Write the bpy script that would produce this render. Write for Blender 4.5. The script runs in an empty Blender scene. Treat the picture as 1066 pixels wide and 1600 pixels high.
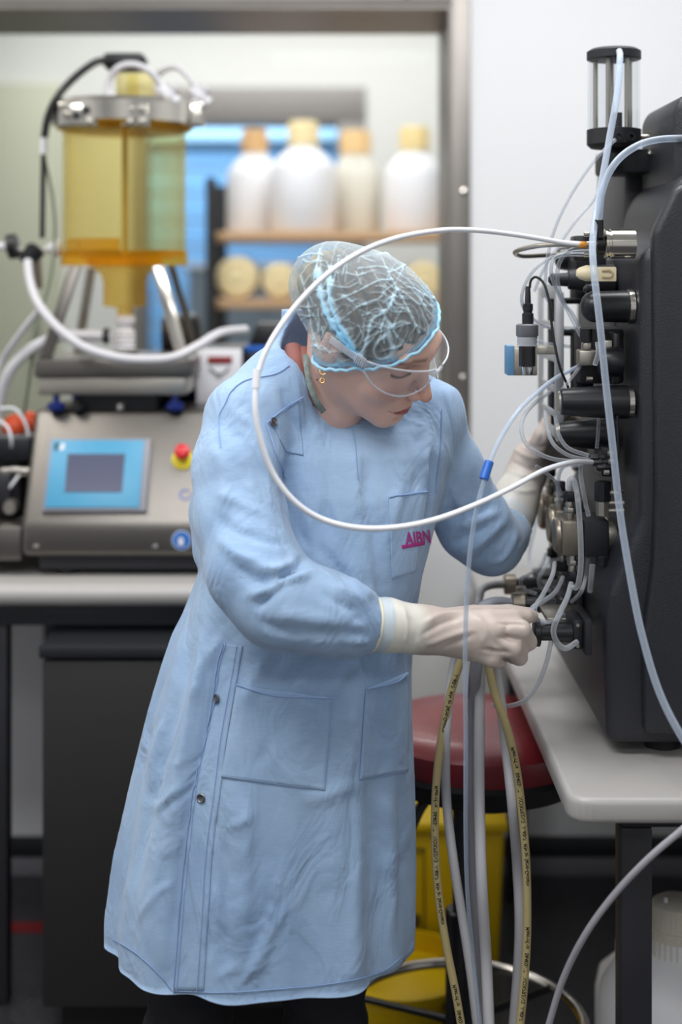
import bpy, bmesh, math, random
import numpy as np
from mathutils import Vector, Matrix
from mathutils.bvhtree import BVHTree

S = bpy.context.scene
COL = S.collection
PI = math.pi
# ---------------------------------------------------------------- camera
F = 2222.22            # focal length in pixels of the 1066x1600 frame (50 mm on 36 mm)
EYE = 1.40             # camera height
cam_d = bpy.data.cameras.new('camera')
cam = bpy.data.objects.new('camera', cam_d); COL.objects.link(cam)
cam.location = (0, 0, EYE); cam.rotation_euler = (PI/2, 0, 0)
cam_d.sensor_fit = 'VERTICAL'; cam_d.sensor_height = 36.0; cam_d.sensor_width = 24.0
cam_d.lens = 50.0
cam_d.shift_y = -370.0/1600.0
cam_d.clip_start = 0.05; cam_d.clip_end = 60
cam_d.dof.use_dof = True; cam_d.dof.focus_distance = 2.0; cam_d.dof.aperture_fstop = 1.7
S.camera = cam
# ---------------------------------------------------------------- colour management
S.view_settings.view_transform = 'Standard'; S.view_settings.look = 'None'
S.view_settings.gamma = 1.0; S.view_settings.use_curve_mapping = False
S.view_settings.exposure = 0.0
# ---------------------------------------------------------------- world and lamps
W = bpy.data.worlds.new('world'); S.world = W; W.use_nodes = True
W.node_tree.nodes['Background'].inputs[0].default_value = (0.97, 0.98, 1.0, 1)
W.node_tree.nodes['Background'].inputs[1].default_value = 0.16
def area(name, loc, size, power, rot=(0, 0, 0), col=(1, 1, 1)):
    l = bpy.data.lights.new(name, 'AREA'); l.shape = 'RECTANGLE'; l.size = size[0]; l.size_y = size[1]
    l.energy = power; l.color = col
    o = bpy.data.objects.new(name, l); COL.objects.link(o); o.location = loc; o.rotation_euler = rot
    return o
area('ceiling_lamp', (-0.55, 0.9, 2.66), (1.2, 0.6), 34, col=(0.98, 0.985, 1.0))
area('ceiling_lamp', (0.5, 2.2, 2.66), (1.2, 0.5), 30, col=(0.98, 0.985, 1.0))
area('ceiling_lamp', (-1.5, 2.3, 2.66), (0.6, 1.2), 18, col=(1.0, 0.97, 0.92))
area('ceiling_lamp', (0.2, -0.9, 2.66), (1.2, 0.6), 22, col=(0.98, 0.985, 1.0))
area('corridor_fill', (-0.3, 4.15, 2.75), (2.4, 0.5), 36, col=(1.0, 0.98, 0.95))  # unseen fill light, set close to the rack to brighten carboy and jar fronts
area('corridor_fill', (-0.3, 5.7, 2.75), (2.4, 0.5), 30, col=(1.0, 0.98, 0.95))  # second unseen light, added to lift the corridor's far wall
area('far_room_lamp', (-1.0, 8.0, 2.75), (2.4, 1.0), 80, col=(0.95, 0.98, 1.0))
# ---------------------------------------------------------------- helpers
def lin(c):
    if isinstance(c, str):
        c = [int(c[i:i+2], 16)/255 for i in (0, 2, 4)]
    return tuple((x/12.92 if x <= .04045 else ((x+.055)/1.055)**2.4) for x in c) + (1,)
def P(px, py, Y):
    """point in the room at distance Y whose measured position in the photo is px, py"""
    return Vector(((px-533)*Y/F, Y, EYE+(430-py)*Y/F))
def onplane(px, py, pt, n):
    d = Vector(((px-533)/F, 1, (430-py)/F)); o = Vector((0, 0, EYE))
    t = (Vector(pt)-o).dot(n)/d.dot(n)
    return o+d*t
def spline(pts, n=8):
    pts = [Vector(p) for p in pts]
    if len(pts) < 3: return pts
    out = []
    for i in range(len(pts)-1):
        p0 = pts[max(i-1, 0)]; p1 = pts[i]; p2 = pts[i+1]; p3 = pts[min(i+2, len(pts)-1)]
        if i == 0: p0 = p1*2-p2
        if i+2 > len(pts)-1: p3 = p2*2-p1
        for k in range(n):
            t = k/n; t2 = t*t; t3 = t2*t
            out.append(.5*((2*p1)+(p2-p0)*t+(2*p0-5*p1+4*p2-p3)*t2+(3*p1-p0-3*p2+p3)*t3))
    out.append(pts[-1]); return out

class MB:
    def __init__(s): s.bm = bmesh.new()
    def _merge(s, b, mat=None):
        if mat is not None: bmesh.ops.transform(b, matrix=mat, verts=b.verts)
        me = bpy.data.meshes.new('tmp'); b.to_mesh(me); s.bm.from_mesh(me); bpy.data.meshes.remove(me); b.free()
        return s
    def box(s, lo, hi, bev=0.0, seg=2, mat=None):
        b = bmesh.new(); bmesh.ops.create_cube(b, size=1)
        lo = Vector(lo); hi = Vector(hi)
        for v in b.verts:
            v.co = Vector([lo[i]+(hi[i]-lo[i])*(v.co[i]+.5) for i in range(3)])
        if bev > 0:
            bmesh.ops.bevel(b, geom=b.edges[:], offset=bev, segments=seg, profile=.5, affect='EDGES')
        bmesh.ops.recalc_face_normals(b, faces=b.faces)
        return s._merge(b, mat)
    def obox(s, c, ax, ay, az, bev=0.0, seg=2):
        """box with centre c and half-extent vectors"""
        ax, ay, az = Vector(ax), Vector(ay), Vector(az)
        m = Matrix.Translation(Vector(c)) @ Matrix((ax.normalized(), ay.normalized(), az.normalized())).transposed().to_4x4()
        h = Vector((ax.length, ay.length, az.length))
        return s.box(-h, h, bev, seg, m)
    def lathe(s, prof, o, axis=(0, 0, 1), seg=32, caps=True, sx=1.0, flat=None):
        """prof: list of (radius, height) along axis from o"""
        b = bmesh.new(); axis = Vector(axis).normalized()
        q = axis.to_track_quat('Z', 'Y').to_matrix()
        o = Vector(o); rings = []
        for r, h in prof:
            ring = []
            for i in range(seg):
                a = 2*PI*i/seg
                ring.append(b.verts.new(o+q @ Vector((r*math.cos(a)*sx, r*math.sin(a), h))))
            rings.append(ring)
        for k in range(len(rings)-1):
            for i in range(seg):
                j = (i+1) % seg
                b.faces.new((rings[k][i], rings[k][j], rings[k+1][j], rings[k+1][i]))
        if caps:
            b.faces.new(rings[0][::-1]); b.faces.new(rings[-1])
        bmesh.ops.recalc_face_normals(b, faces=b.faces)
        return s._merge(b)
    def cyl(s, p0, p1, r0, r1=None, seg=24, ch=0.0):
        p0 = Vector(p0); p1 = Vector(p1); d = p1-p0; L = d.length; r1 = r0 if r1 is None else r1
        if ch > 0: prof = [(r0-ch, 0), (r0, ch), (r1, L-ch), (r1-ch, L)]
        else: prof = [(r0, 0), (r1, L)]
        return s.lathe(prof, p0, d, seg)
    def tube(s, pts, r, seg=10, n=8, closed=False, smooth=True):
        P_ = spline(pts, n) if smooth else [Vector(p) for p in pts]
        b = bmesh.new(); m = len(P_)
        rr = r if callable(r) else (lambda t: r)
        up = Vector((.13, .21, .97)); prev = None; rings = []
        for i in range(m):
            if closed: t = (P_[(i+1) % m]-P_[i-1])
            else: t = P_[min(i+1, m-1)]-P_[max(i-1, 0)]
            t.normalize()
            a = (prev if prev is not None else up).cross(t) if prev is None else (prev-t*prev.dot(t))
            if a.length < 1e-6: a = Vector((1, 0, 0)).cross(t)
            a.normalize(); prev = a; c = t.cross(a)
            R_ = rr(i/(m-1))
            rings.append([b.verts.new(P_[i]+a*math.cos(2*PI*k/seg)*R_+c*math.sin(2*PI*k/seg)*R_) for k in range(seg)])
        for i in range(m if closed else m-1):
            A = rings[i]; B = rings[(i+1) % m]
            for k in range(seg):
                j = (k+1) % seg; b.faces.new((A[k], A[j], B[j], B[k]))
        if not closed: b.faces.new(rings[0][::-1]); b.faces.new(rings[-1])
        bmesh.ops.recalc_face_normals(b, faces=b.faces)
        return s._merge(b)
    def prism(s, poly, ax, lo, hi, bev=0.0, seg=2):
        """poly of 2D points; ax 'x','y','z' is the extrusion axis"""
        b = bmesh.new()
        def mk(u, v, w):
            return {'x': (w, u, v), 'y': (u, w, v), 'z': (u, v, w)}[ax]
        A = [b.verts.new(mk(u, v, lo)) for u, v in poly]; B = [b.verts.new(mk(u, v, hi)) for u, v in poly]
        b.faces.new(A); b.faces.new(B[::-1]); n = len(poly)
        for i in range(n): b.faces.new((A[i], B[i], B[(i+1) % n], A[(i+1) % n]))
        bmesh.ops.recalc_face_normals(b, faces=b.faces)
        if bev > 0: bmesh.ops.bevel(b, geom=b.edges[:], offset=bev, segments=seg, profile=.5, affect='EDGES')
        return s._merge(b)
    def ball(s, c, r, seg=24, mat=None, sc=(1, 1, 1), rot=None):
        b = bmesh.new(); bmesh.ops.create_uvsphere(b, u_segments=seg, v_segments=seg//2, radius=r)
        m = Matrix.Translation(Vector(c)) @ (rot.to_4x4() if rot is not None else Matrix.Identity(4)) @ Matrix.Diagonal((*sc, 1))
        return s._merge(b, m)
    def arrays(s, V, Fc):
        me = bpy.data.meshes.new('tmp'); me.from_pydata([tuple(v) for v in V], [], [tuple(f) for f in Fc]); s.bm.from_mesh(me); bpy.data.meshes.remove(me)
        return s
    def build(s, name, mat, parent=None, angle=38, loc=None, smooth=True, attrs=None):
        me = bpy.data.meshes.new(name)
        for f in s.bm.faces: f.smooth = smooth
        if smooth and angle is not None:
            lim = math.radians(angle)
            for e in s.bm.edges:
                if len(e.link_faces) == 2 and e.calc_face_angle(0) > lim: e.smooth = False
        if parent is not None: off = Vector(parent['_off'])
        elif loc is not None: off = Vector(loc)
        else:
            xs = [v.co for v in s.bm.verts]
            lo = Vector([min(c[i] for c in xs) for i in range(3)]); hi = Vector([max(c[i] for c in xs) for i in range(3)])
            off = Vector(((lo.x+hi.x)/2, (lo.y+hi.y)/2, lo.z))
        bmesh.ops.translate(s.bm, verts=s.bm.verts, vec=-off)
        s.bm.to_mesh(me); s.bm.free()
        o = bpy.data.objects.new(name, me); COL.objects.link(o)
        if mat is not None: me.materials.append(mat)
        o['_off'] = tuple(off)
        if parent is not None: o.parent = parent
        else: o.location = off
        return o
def thing(name, label, cat, loc, group=None):
    o = bpy.data.objects.new(name, None); COL.objects.link(o); o.location = loc
    o.empty_display_size = .05; o['_off'] = tuple(loc); o['label'] = label; o['category'] = cat
    if group: o['group'] = group
    return o
def tag(o, label, cat, group=None):
    o['label'] = label; o['category'] = cat
    if group: o['group'] = group
    return o
def struct(o): o['kind'] = 'structure'; return o
def copy_tree(o, parent=None):
    c = o.copy(); COL.objects.link(c)
    if parent is not None: c.parent = parent
    for ch in list(o.children): copy_tree(ch, c)
    return c
def text_mesh(body, size, bold=False, depth=0.0):
    cu = bpy.data.curves.new('lettering', 'FONT'); cu.body = body; cu.size = size; cu.align_x = 'LEFT'
    cu.offset = size*.03 if bold else 0
    o = bpy.data.objects.new('lettering', cu); COL.objects.link(o)
    bpy.context.view_layer.update()
    dg = bpy.context.evaluated_depsgraph_get(); ev = o.evaluated_get(dg); me = ev.to_mesh()
    V = [v.co.copy() for v in me.vertices]; Fc = [tuple(p.vertices) for p in me.polygons]
    ev.to_mesh_clear(); bpy.data.objects.remove(o); bpy.data.curves.remove(cu)
    return V, Fc

# ---------------------------------------------------------------- materials
def mat(name, col, rough=.5, metal=0.0, bump=0.0, bscale=80, var=0.0, vscale=6, spec=.5, coat=0, brushed=None, sheen=0, emis=0, sss=0):
    m = bpy.data.materials.new(name); m.use_nodes = True; nt = m.node_tree; N = nt.nodes; L = nt.links
    b = N['Principled BSDF']; c = lin(col)
    b.inputs['Base Color'].default_value = c; b.inputs['Roughness'].default_value = rough
    b.inputs['Metallic'].default_value = metal; b.inputs['Specular IOR Level'].default_value = spec
    b.inputs['Coat Weight'].default_value = coat; b.inputs['Sheen Weight'].default_value = sheen
    if sss: b.inputs['Subsurface Weight'].default_value = sss; b.inputs['Subsurface Radius'].default_value = (.01, .004, .002); b.inputs['Subsurface Scale'].default_value = .6
    if emis: b.inputs['Emission Color'].default_value = c; b.inputs['Emission Strength'].default_value = emis
    tc = N.new('ShaderNodeTexCoord')
    if var > 0:
        n = N.new('ShaderNodeTexNoise'); n.inputs['Scale'].default_value = vscale; n.inputs['Detail'].default_value = 5
        L.new(tc.outputs['Object'], n.inputs['Vector'])
        h = N.new('ShaderNodeMix'); h.data_type = 'RGBA'
        h.inputs[6].default_value = tuple(x*(1-var) for x in c[:3])+(1,); h.inputs[7].default_value = tuple(min(1, x*(1+var)) for x in c[:3])+(1,)
        L.new(n.outputs[0], h.inputs[0]); L.new(h.outputs[2], b.inputs['Base Color'])
    if bump > 0 or brushed:
        n = N.new('ShaderNodeTexNoise'); n.inputs['Scale'].default_value = bscale; n.inputs['Detail'].default_value = 6
        mp = N.new('ShaderNodeMapping'); L.new(tc.outputs['Object'], mp.inputs[0]); L.new(mp.outputs[0], n.inputs['Vector'])
        if brushed: mp.inputs['Scale'].default_value = brushed
        bp = N.new('ShaderNodeBump'); bp.inputs['Strength'].default_value = bump or .1; bp.inputs['Distance'].default_value = .002
        L.new(n.outputs[0], bp.inputs['Height']); L.new(bp.outputs[0], b.inputs['Normal'])
    return m
def clear(name, tint, alpha=.15, surf='ffffff', rough=.08, edge=.75, mid=None):
    """see-through plastic / glass: transparent tint at the middle, more surface at grazing angles"""
    m = bpy.data.materials.new(name); m.use_nodes = True; nt = m.node_tree; N = nt.nodes; L = nt.links
    N.remove(N['Principled BSDF']); out = N['Material Output']
    t = N.new('ShaderNodeBsdfTransparent'); t.inputs[0].default_value = lin(tint)
    p = N.new('ShaderNodeBsdfPrincipled'); p.inputs['Base Color'].default_value = lin(surf); p.inputs['Roughness'].default_value = rough
    lw = N.new('ShaderNodeLayerWeight'); lw.inputs[0].default_value = .35
    mr = N.new('ShaderNodeMapRange'); mr.inputs['From Min'].default_value = 0; mr.inputs['From Max'].default_value = 1
    mr.inputs['To Min'].default_value = alpha; mr.inputs['To Max'].default_value = edge
    L.new(lw.outputs['Facing'], mr.inputs['Value'])
    mx = N.new('ShaderNodeMixShader'); L.new(mr.outputs[0], mx.inputs[0]); L.new(t.outputs[0], mx.inputs[1]); L.new(p.outputs[0], mx.inputs[2])
    L.new(mx.outputs[0], out.inputs['Surface'])
    return m
def glassmat(name, tint='ffffff', gloss=1.0):
    m = bpy.data.materials.new(name); m.use_nodes = True; nt = m.node_tree; N = nt.nodes; L = nt.links
    N.remove(N['Principled BSDF']); out = N['Material Output']
    t = N.new('ShaderNodeBsdfTransparent'); t.inputs[0].default_value = lin(tint)
    g = N.new('ShaderNodeBsdfGlossy'); g.inputs['Roughness'].default_value = .04
    lw = N.new('ShaderNodeLayerWeight'); lw.inputs[0].default_value = .25
    pw = N.new('ShaderNodeMath'); pw.operation = 'POWER'; pw.inputs[1].default_value = 3; L.new(lw.outputs['Facing'], pw.inputs[0])
    mu = N.new('ShaderNodeMath'); mu.operation = 'MULTIPLY_ADD'; mu.inputs[1].default_value = .6*gloss; mu.inputs[2].default_value = .03*gloss; L.new(pw.outputs[0], mu.inputs[0])
    mx = N.new('ShaderNodeMixShader'); L.new(mu.outputs[0], mx.inputs[0]); L.new(t.outputs[0], mx.inputs[1]); L.new(g.outputs[0], mx.inputs[2])
    L.new(mx.outputs[0], out.inputs['Surface'])
    return m
def coat_mat():
    m = mat('blue_cotton', 'a3bedd', .85, spec=.2, sheen=.25)
    nt = m.node_tree; N = nt.nodes; L = nt.links; b = N['Principled BSDF']; tc = N.new('ShaderNodeTexCoord')
    # faded wash variation
    n1 = N.new('ShaderNodeTexNoise'); n1.inputs['Scale'].default_value = 5; n1.inputs['Detail'].default_value = 4; L.new(tc.outputs['Object'], n1.inputs['Vector'])
    mp0 = N.new('ShaderNodeMapping'); mp0.inputs['Scale'].default_value = (60, 60, 900); L.new(tc.outputs['Object'], mp0.inputs[0])
    n0 = N.new('ShaderNodeTexNoise'); n0.inputs['Scale'].default_value = 1; n0.inputs['Detail'].default_value = 2; L.new(mp0.outputs[0], n0.inputs['Vector'])
    ad = N.new('ShaderNodeMath'); ad.operation = 'MULTIPLY_ADD'; ad.inputs[1].default_value = .35; L.new(n0.outputs[0], ad.inputs[0]); L.new(n1.outputs[0], ad.inputs[2])
    rp = N.new('ShaderNodeValToRGB'); rp.color_ramp.elements[0].position = .45; rp.color_ramp.elements[0].color = lin('8dabcf')
    rp.color_ramp.elements[1].position = .85; rp.color_ramp.elements[1].color = lin('a9c4e1'); L.new(ad.outputs[0], rp.inputs[0]); L.new(rp.outputs[0], b.inputs['Base Color'])
    # crumple bump + weave
    mp = N.new('ShaderNodeMapping'); mp.inputs['Rotation'].default_value = (.3, .5, .4); mp.inputs['Scale'].default_value = (1, 1, .55); L.new(tc.outputs['Object'], mp.inputs[0])
    n2 = N.new('ShaderNodeTexNoise'); n2.inputs['Scale'].default_value = 13; n2.inputs['Detail'].default_value = 3; n2.inputs['Distortion'].default_value = 1.1; L.new(mp.outputs[0], n2.inputs['Vector'])
    n3 = N.new('ShaderNodeTexVoronoi'); n3.feature = 'SMOOTH_F1'; n3.inputs['Scale'].default_value = 11; L.new(mp.outputs[0], n3.inputs['Vector'])
    a2 = N.new('ShaderNodeMath'); a2.operation = 'MULTIPLY_ADD'; a2.inputs[1].default_value = .45; L.new(n3.outputs[0], a2.inputs[0]); L.new(n2.outputs[0], a2.inputs[2])
    bp = N.new('ShaderNodeBump'); bp.inputs['Strength'].default_value = .62; bp.inputs['Distance'].default_value = .02; L.new(a2.outputs[0], bp.inputs['Height'])
    w = N.new('ShaderNodeTexNoise'); w.inputs['Scale'].default_value = 420; L.new(tc.outputs['Object'], w.inputs['Vector'])
    b2 = N.new('ShaderNodeBump'); b2.inputs['Strength'].default_value = .2; b2.inputs['Distance'].default_value = .001; L.new(w.outputs[0], b2.inputs['Height']); L.new(bp.outputs[0], b2.inputs['Normal'])
    L.new(b2.outputs[0], b.inputs['Normal'])
    return m
def attr_mat(name, rough=.5, sss=0, spec=.4, bump=0, bscale=200):
    m = mat(name, 'ffffff', rough, spec=spec, bump=bump, bscale=bscale, sss=sss)
    N = m.node_tree.nodes; a = N.new('ShaderNodeAttribute'); a.attribute_name = 'Col'
    m.node_tree.links.new(a.outputs[0], N['Principled BSDF'].inputs['Base Color'])
    return m

M = {}
M['wall'] = mat('white_wall_paint', 'e3e4e5', .6, bump=.03, bscale=300)
M['farwall'] = mat('corridor_wall_paint', 'd9dad4', .6)
M['ceil'] = mat('ceiling_white', 'e8e8e8', .8)
M['steel'] = mat('brushed_steel', '78746f', .38, .95, bump=.12, bscale=30, brushed=(1, 1, 22), var=.08, vscale=4)
M['steel_frame'] = mat('frame_steel', '8a8580', .45, .85, bump=.1, bscale=12, brushed=(9, 9, 1), var=.2, vscale=5)
M['steel_bright'] = mat('polished_steel', 'd9d4ca', .18, 1.0)
M['steel_satin'] = mat('satin_steel', 'b5b0a6', .32, .9, bump=.05, bscale=90)
M['pumpsteel'] = mat('dull_pump_steel', '8d8578', .38, .85, bump=.05, bscale=90)
M['bench'] = mat('bench_laminate', 'aeaba7', .35, var=.03, bump=.02, bscale=400)
M['black'] = mat('black_plastic', '17181c', .35)
M['blackm'] = mat('matte_black_plastic', '1b1c21', .55)
M['rubber'] = mat('black_rubber', '141416', .7)
M['case'] = mat('charcoal_moulded_case', '25262c', .42, bump=.35, bscale=500, spec=.5)
M['cabinet'] = mat('dark_cabinet_board', '262524', .5, var=.08)
M['cabtop'] = mat('cabinet_top_black', '1b1d22', .45)
M['darkmetal'] = mat('dark_powder_coat', '2b2b30', .45, .2)
M['red'] = mat('burgundy_vinyl', '7a2229', .32, bump=.05, bscale=200, coat=.1)
M['yellow'] = mat('yellow_plastic', 'd9b400', .45, var=.05)
M['ink'] = mat('black_print', '151515', .7)
M['cream'] = mat('cream_plastic', 'e6d8b4', .45)
M['creamcap'] = mat('cream_screw_cap', 'f0dcaa', .5)
M['milky'] = mat('milky_hdpe', 'eeeef0', .45, sss=.1)
M['shelfwood'] = mat('shelf_orange_brown', 'c9a279', .5)
M['bluepanel'] = mat('blue_door_panel', '6fa3cf', .6, var=.06, vscale=2)
M['ltblue'] = mat('pale_blue_strip', 'a6d3f0', .5)
M['screenblue'] = mat('touch_screen_bezel_blue', '4a9ac0', .4)
M['display'] = mat('grey_display_glass', '575a70', .15)
M['bezel'] = mat('grey_bezel', '8b8b93', .4)
M['redbtn'] = mat('red_button', 'd4242c', .3)
M['estop'] = mat('yellow_ring', 'e8d316', .4)
M['blueplastic'] = mat('blue_plastic', '1f66c4', .35)
M['navy'] = mat('navy_plastic', '1c2f78', .4)
M['orange'] = mat('orange_plastic', 'ee5a2b', .45)
M['white'] = mat('white_plastic', 'e9e9ee', .4)
M['hosewhite'] = mat('milky_silicone_hose', 'cfced1', .4, spec=.5, sss=.05)
M['hosegrey'] = mat('grey_translucent_hose', 'a6a4aa', .4)
M['tubewhite'] = mat('white_ptfe_tube', 'eef0f4', .3)
M['hosetan'] = mat('tan_pump_hose', 'bfae7c', .55)
M['tubeclear'] = clear('clear_blue_tube', 'e9eff5', .26, 'dde8f6', .15, .75)
M['tubeclear2'] = clear('clear_thin_tube', 'e8ebef', .14, 'eef1f5', .15, .7)
M['amber'] = clear('amber_polymer', 'fcf9e4', .05, 'dcc470', .12, .34)
M['amberdeep'] = clear('amber_polymer_thick', 'fbe18c', .14, 'e8a820', .12, .55)
M['amberfun'] = clear('amber_funnel', 'f8e8b0', .08, 'dcb450', .12, .45)
M['glass'] = glassmat('clear_acrylic', 'fbfcfd')
M['winglass'] = glassmat('window_glass', 'fbfdff', .12)
M['gold'] = mat('gold', 'd8b070', .25, 1)
M['cottonblue'] = coat_mat()
M['snapmetal'] = mat('snap_metal', '76787c', .35, .9)
M['magenta'] = mat('magenta_embroidery', 'b03a8a', .8)
M['stitch'] = mat('blue_stitching', '93b0da', .9)
def floor_mat():
    m = mat('speckled_vinyl', '3c3c40', .35)
    N = m.node_tree.nodes; L = m.node_tree.links; tc = N.new('ShaderNodeTexCoord'); v = N.new('ShaderNodeTexVoronoi'); v.inputs['Scale'].default_value = 90
    L.new(tc.outputs['Object'], v.inputs['Vector']); r = N.new('ShaderNodeValToRGB'); r.color_ramp.elements[0].color = lin('55555a'); r.color_ramp.elements[0].position = .1
    r.color_ramp.elements[1].color = lin('38383c'); r.color_ramp.elements[1].position = .35
    L.new(v.outputs[0], r.inputs[0]); L.new(r.outputs[0], N['Principled BSDF'].inputs['Base Color']); return m
M['floor'] = floor_mat()
# ================================================================ the room
YW = 3.325
TH = 0.35
def slab(name, lo, hi, m, bev=0): return struct(MB().box(lo, hi, bev).build(name, m, loc=(0, 0, 0)))
slab('floor', (-2.4, -2.0, -.05), (1.9, YW+TH, 0), M['floor'])
slab('ceiling', (-2.4, -2.0, 2.7), (1.9, YW+TH, 2.75), M['ceil'])
slab('wall_left', (-2.45, -2.0, 0), (-2.4, YW+TH, 2.7), M['wall'])
slab('wall_front', (-2.4, -2.05, 0), (1.9, -2.0, 2.7), M['wall'])
slab('wall_right', (1.9, -2.0, 0), (1.95, YW+TH, 2.7), M['wall'])
WX = .2574; WZ = 2.028; SILL = .90; WL = -2.0
w = MB(); w.box((WX, YW, 0), (1.9, YW+TH, 2.7)); w.box((-2.4, YW, 0), (WX, YW+TH, SILL)); w.box((-2.4, YW, WZ), (WX, YW+TH, 2.7)); w.box((-2.4, YW, SILL), (WL, YW+TH, WZ))
struct(w.build('wall_back', M['wall'], loc=(0, 0, 0)))
# window 1: steel lined opening with a pane
f = MB(); t = .006
f.box((WX, YW-.008, SILL-.045), (WX+.045, YW+.0, WZ+.045), .002)
f.box((WL-.045, YW-.008, SILL-.045), (WL, YW, WZ+.045), .002)
f.box((WL, YW-.008, WZ), (WX, YW, WZ+.045), .002)
f.box((WL, YW-.008, SILL-.045), (WX, YW, SILL), .002)
f.box((WX-t, YW-.006, SILL), (WX, YW+TH, WZ)); f.box((WL, YW-.006, SILL), (WL+t, YW+TH, WZ))
f.box((WL+t, YW-.006, WZ-t), (WX-t, YW+TH, WZ)); f.box((WL+t, YW-.006, SILL), (WX-t, YW+TH, SILL+t))
win = struct(f.build('window_1', M['steel_frame'], loc=(0, 0, 0)))
MB().box((WL+t, YW+TH-.05, SILL+t), (WX-t, YW+TH-.042, WZ-t)).build('window_pane', M['winglass'], win)
for py in (300, 590, 780):
    p = P(724, py, YW-.008)
    MB().lathe([(.008, 0), (.0075, .003), (.003, .005)], p, (0, -1, 0), 16).build('frame_screw', M['steel_bright'], win)
p = P(636, -8, YW-.008); MB().lathe([(.008, 0), (.0075, .003), (.003, .005)], p, (0, -1, 0), 16).build('frame_screw', M['steel_bright'], win)
# skirting
struct(MB().box((-2.4, YW-.012, .0), (1.9, YW, .045), .002).build('baseboard_back', mat('grey_cove_vinyl', '77777c', .5), loc=(0, 0, 0)))
struct(MB().box((-2.4, YW-.016, .045), (1.9, YW, .09), .002).build('trim_1', mat('black_skirting_strip', '191b20', .5), loc=(0, 0, 0)))
# red line on the floor
struct(MB().box((-2.4, 3.03, 0), (-.45, 3.075, .002)).build('trim_2', mat('red_floor_tape', '8c1c22', .5), loc=(0, 0, 0)))
struct(MB().box((-2.4, 2.62, 0), (-.70, 2.65, .002)).build('trim_3', mat('red_floor_tape_thin', '701a20', .5), loc=(0, 0, 0)))
# corridor beyond the window
YF = 6.4
slab('floor_2', (-5, YW+TH, -.05), (3.5, 10.5, 0), M['floor'])
slab('ceiling_2', (-5, YW+TH, 2.8), (3.5, 10.5, 2.85), M['ceil'])
slab('wall_corridor_left', (-5.05, YW+TH, 0), (-5, 10.5, 2.8), M['farwall'])
slab('wall_corridor_right', (3.5, YW+TH, 0), (3.55, 10.5, 2.8), M['farwall'])
a = P(205, 136, YF); b = P(572, 136, YF)
ox0, ox1, oz1 = a.x, b.x, a.z; oz0 = .85
w = MB(); w.box((-5, YF, 0), (ox0, YF+.25, 2.8)); w.box((ox1, YF, 0), (3.5, YF+.25, 2.8)); w.box((ox0, YF, oz1), (ox1, YF+.25, 2.8)); w.box((ox0, YF, 0), (ox1, YF+.25, oz0))
struct(w.build('wall_corridor_far', M['farwall'], loc=(0, 0, 0)))
f = MB(); e = .16
f.box((ox0, YF-.01, oz1-e), (ox1, YF+.27, oz1), .004); f.box((ox1-e*.8, YF-.01, oz0), (ox1, YF+.27, oz1-e), .004)
f.box((ox0, YF-.01, oz0), (ox0+.05, YF+.27, oz1-e), .004); f.box((ox0+.05, YF-.01, oz0), (ox1-e*.8, YF+.27, oz0+.05), .004)
win2 = struct(f.build('window_2', mat('grey_window_frame', '8a8682', .45, .3), loc=(0, 0, 0)))
MB().box((ox0+.05, YF+.1, oz0+.05), (ox1-e*.8, YF+.108, oz1-e)).build('window_pane', M['winglass'], win2)
# green tinted door leaf on the left of the corridor
a = P(-160, 130, YF-.06); b = P(94, 130, YF-.06)
d = struct(MB().box((a.x, YF-.06, 0), (b.x, YF-.003, a.z), .004).build('door_1', mat('pale_green_door', 'b9bba4', .5), loc=(0, 0, 0)))
MB().box((b.x-.10, YF-.085, 1.0), (b.x-.08, YF-.06, 1.25), .004).build('door_handle', M['steel_satin'], d)
slab('wall_far_room', (-5, 10.4, 0), (3.5, 10.45, 2.8), M['farwall'])
# blue roller door in the far room with a pale strip on top
YB = 8.6
a = P(215, 222, YB); b = P(600, 560, YB)
bd = thing('roller_door', 'blue roller door with a pale blue head strip beyond both windows', 'door', ((a.x+b.x)/2, YB, 0))
m_ = MB(); zt = a.z; n = 14
for i in range(n):
    z0 = zt*i/n; z1 = zt*(i+1)/n; m_.box((a.x, YB, z0), (b.x, YB+.04, z1-.012), .006, 1)
m_.build('slat_curtain', M['bluepanel'], bd)
MB().box((a.x-.05, YB-.08, zt), (b.x+.05, YB+.1, zt+.135), .01).build('head_box', M['ltblue'], bd)
MB().box((a.x-.05, YB-.05, zt+.135), (b.x+.05, YB+.1, zt+.28), .01).build('lintel', mat('dark_lintel', '555a5e', .5), bd)
# storage trolley in the far room (grey blocks between post and vessel)
a = P(294, 420, 7.4); b = P(540, 560, 7.4)
t_ = thing('storage_cupboard', 'low grey cupboard in the far room below the blue roller door', 'cupboard', ((a.x+b.x)/2, 7.6, 0))
MB().box((a.x, 7.4, 0.0), (b.x, 7.8, a.z), .01).build('body', mat('grey_cupboard', '8b9297', .5), t_)
MB().box((a.x-.01, 7.38, a.z), (b.x+.01, 7.82, a.z+.03), .005).build('worktop', M['white'], t_)
mid = (a.x+b.x)/2
for s_ in (-1, 1):
    dd = MB().box((min(mid, mid+s_*(b.x-a.x)/2)+.01, 7.38, .08), (max(mid, mid+s_*(b.x-a.x)/2)-.01, 7.4, a.z-.02), .004).build('door', mat('grey_cupboard_door', '7d868d', .5), t_)
    MB().box((mid+s_*.05-.01, 7.36, .5), (mid+s_*.05+.01, 7.38, .65), .003).build('handle', M['steel_satin'], dd)
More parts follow.
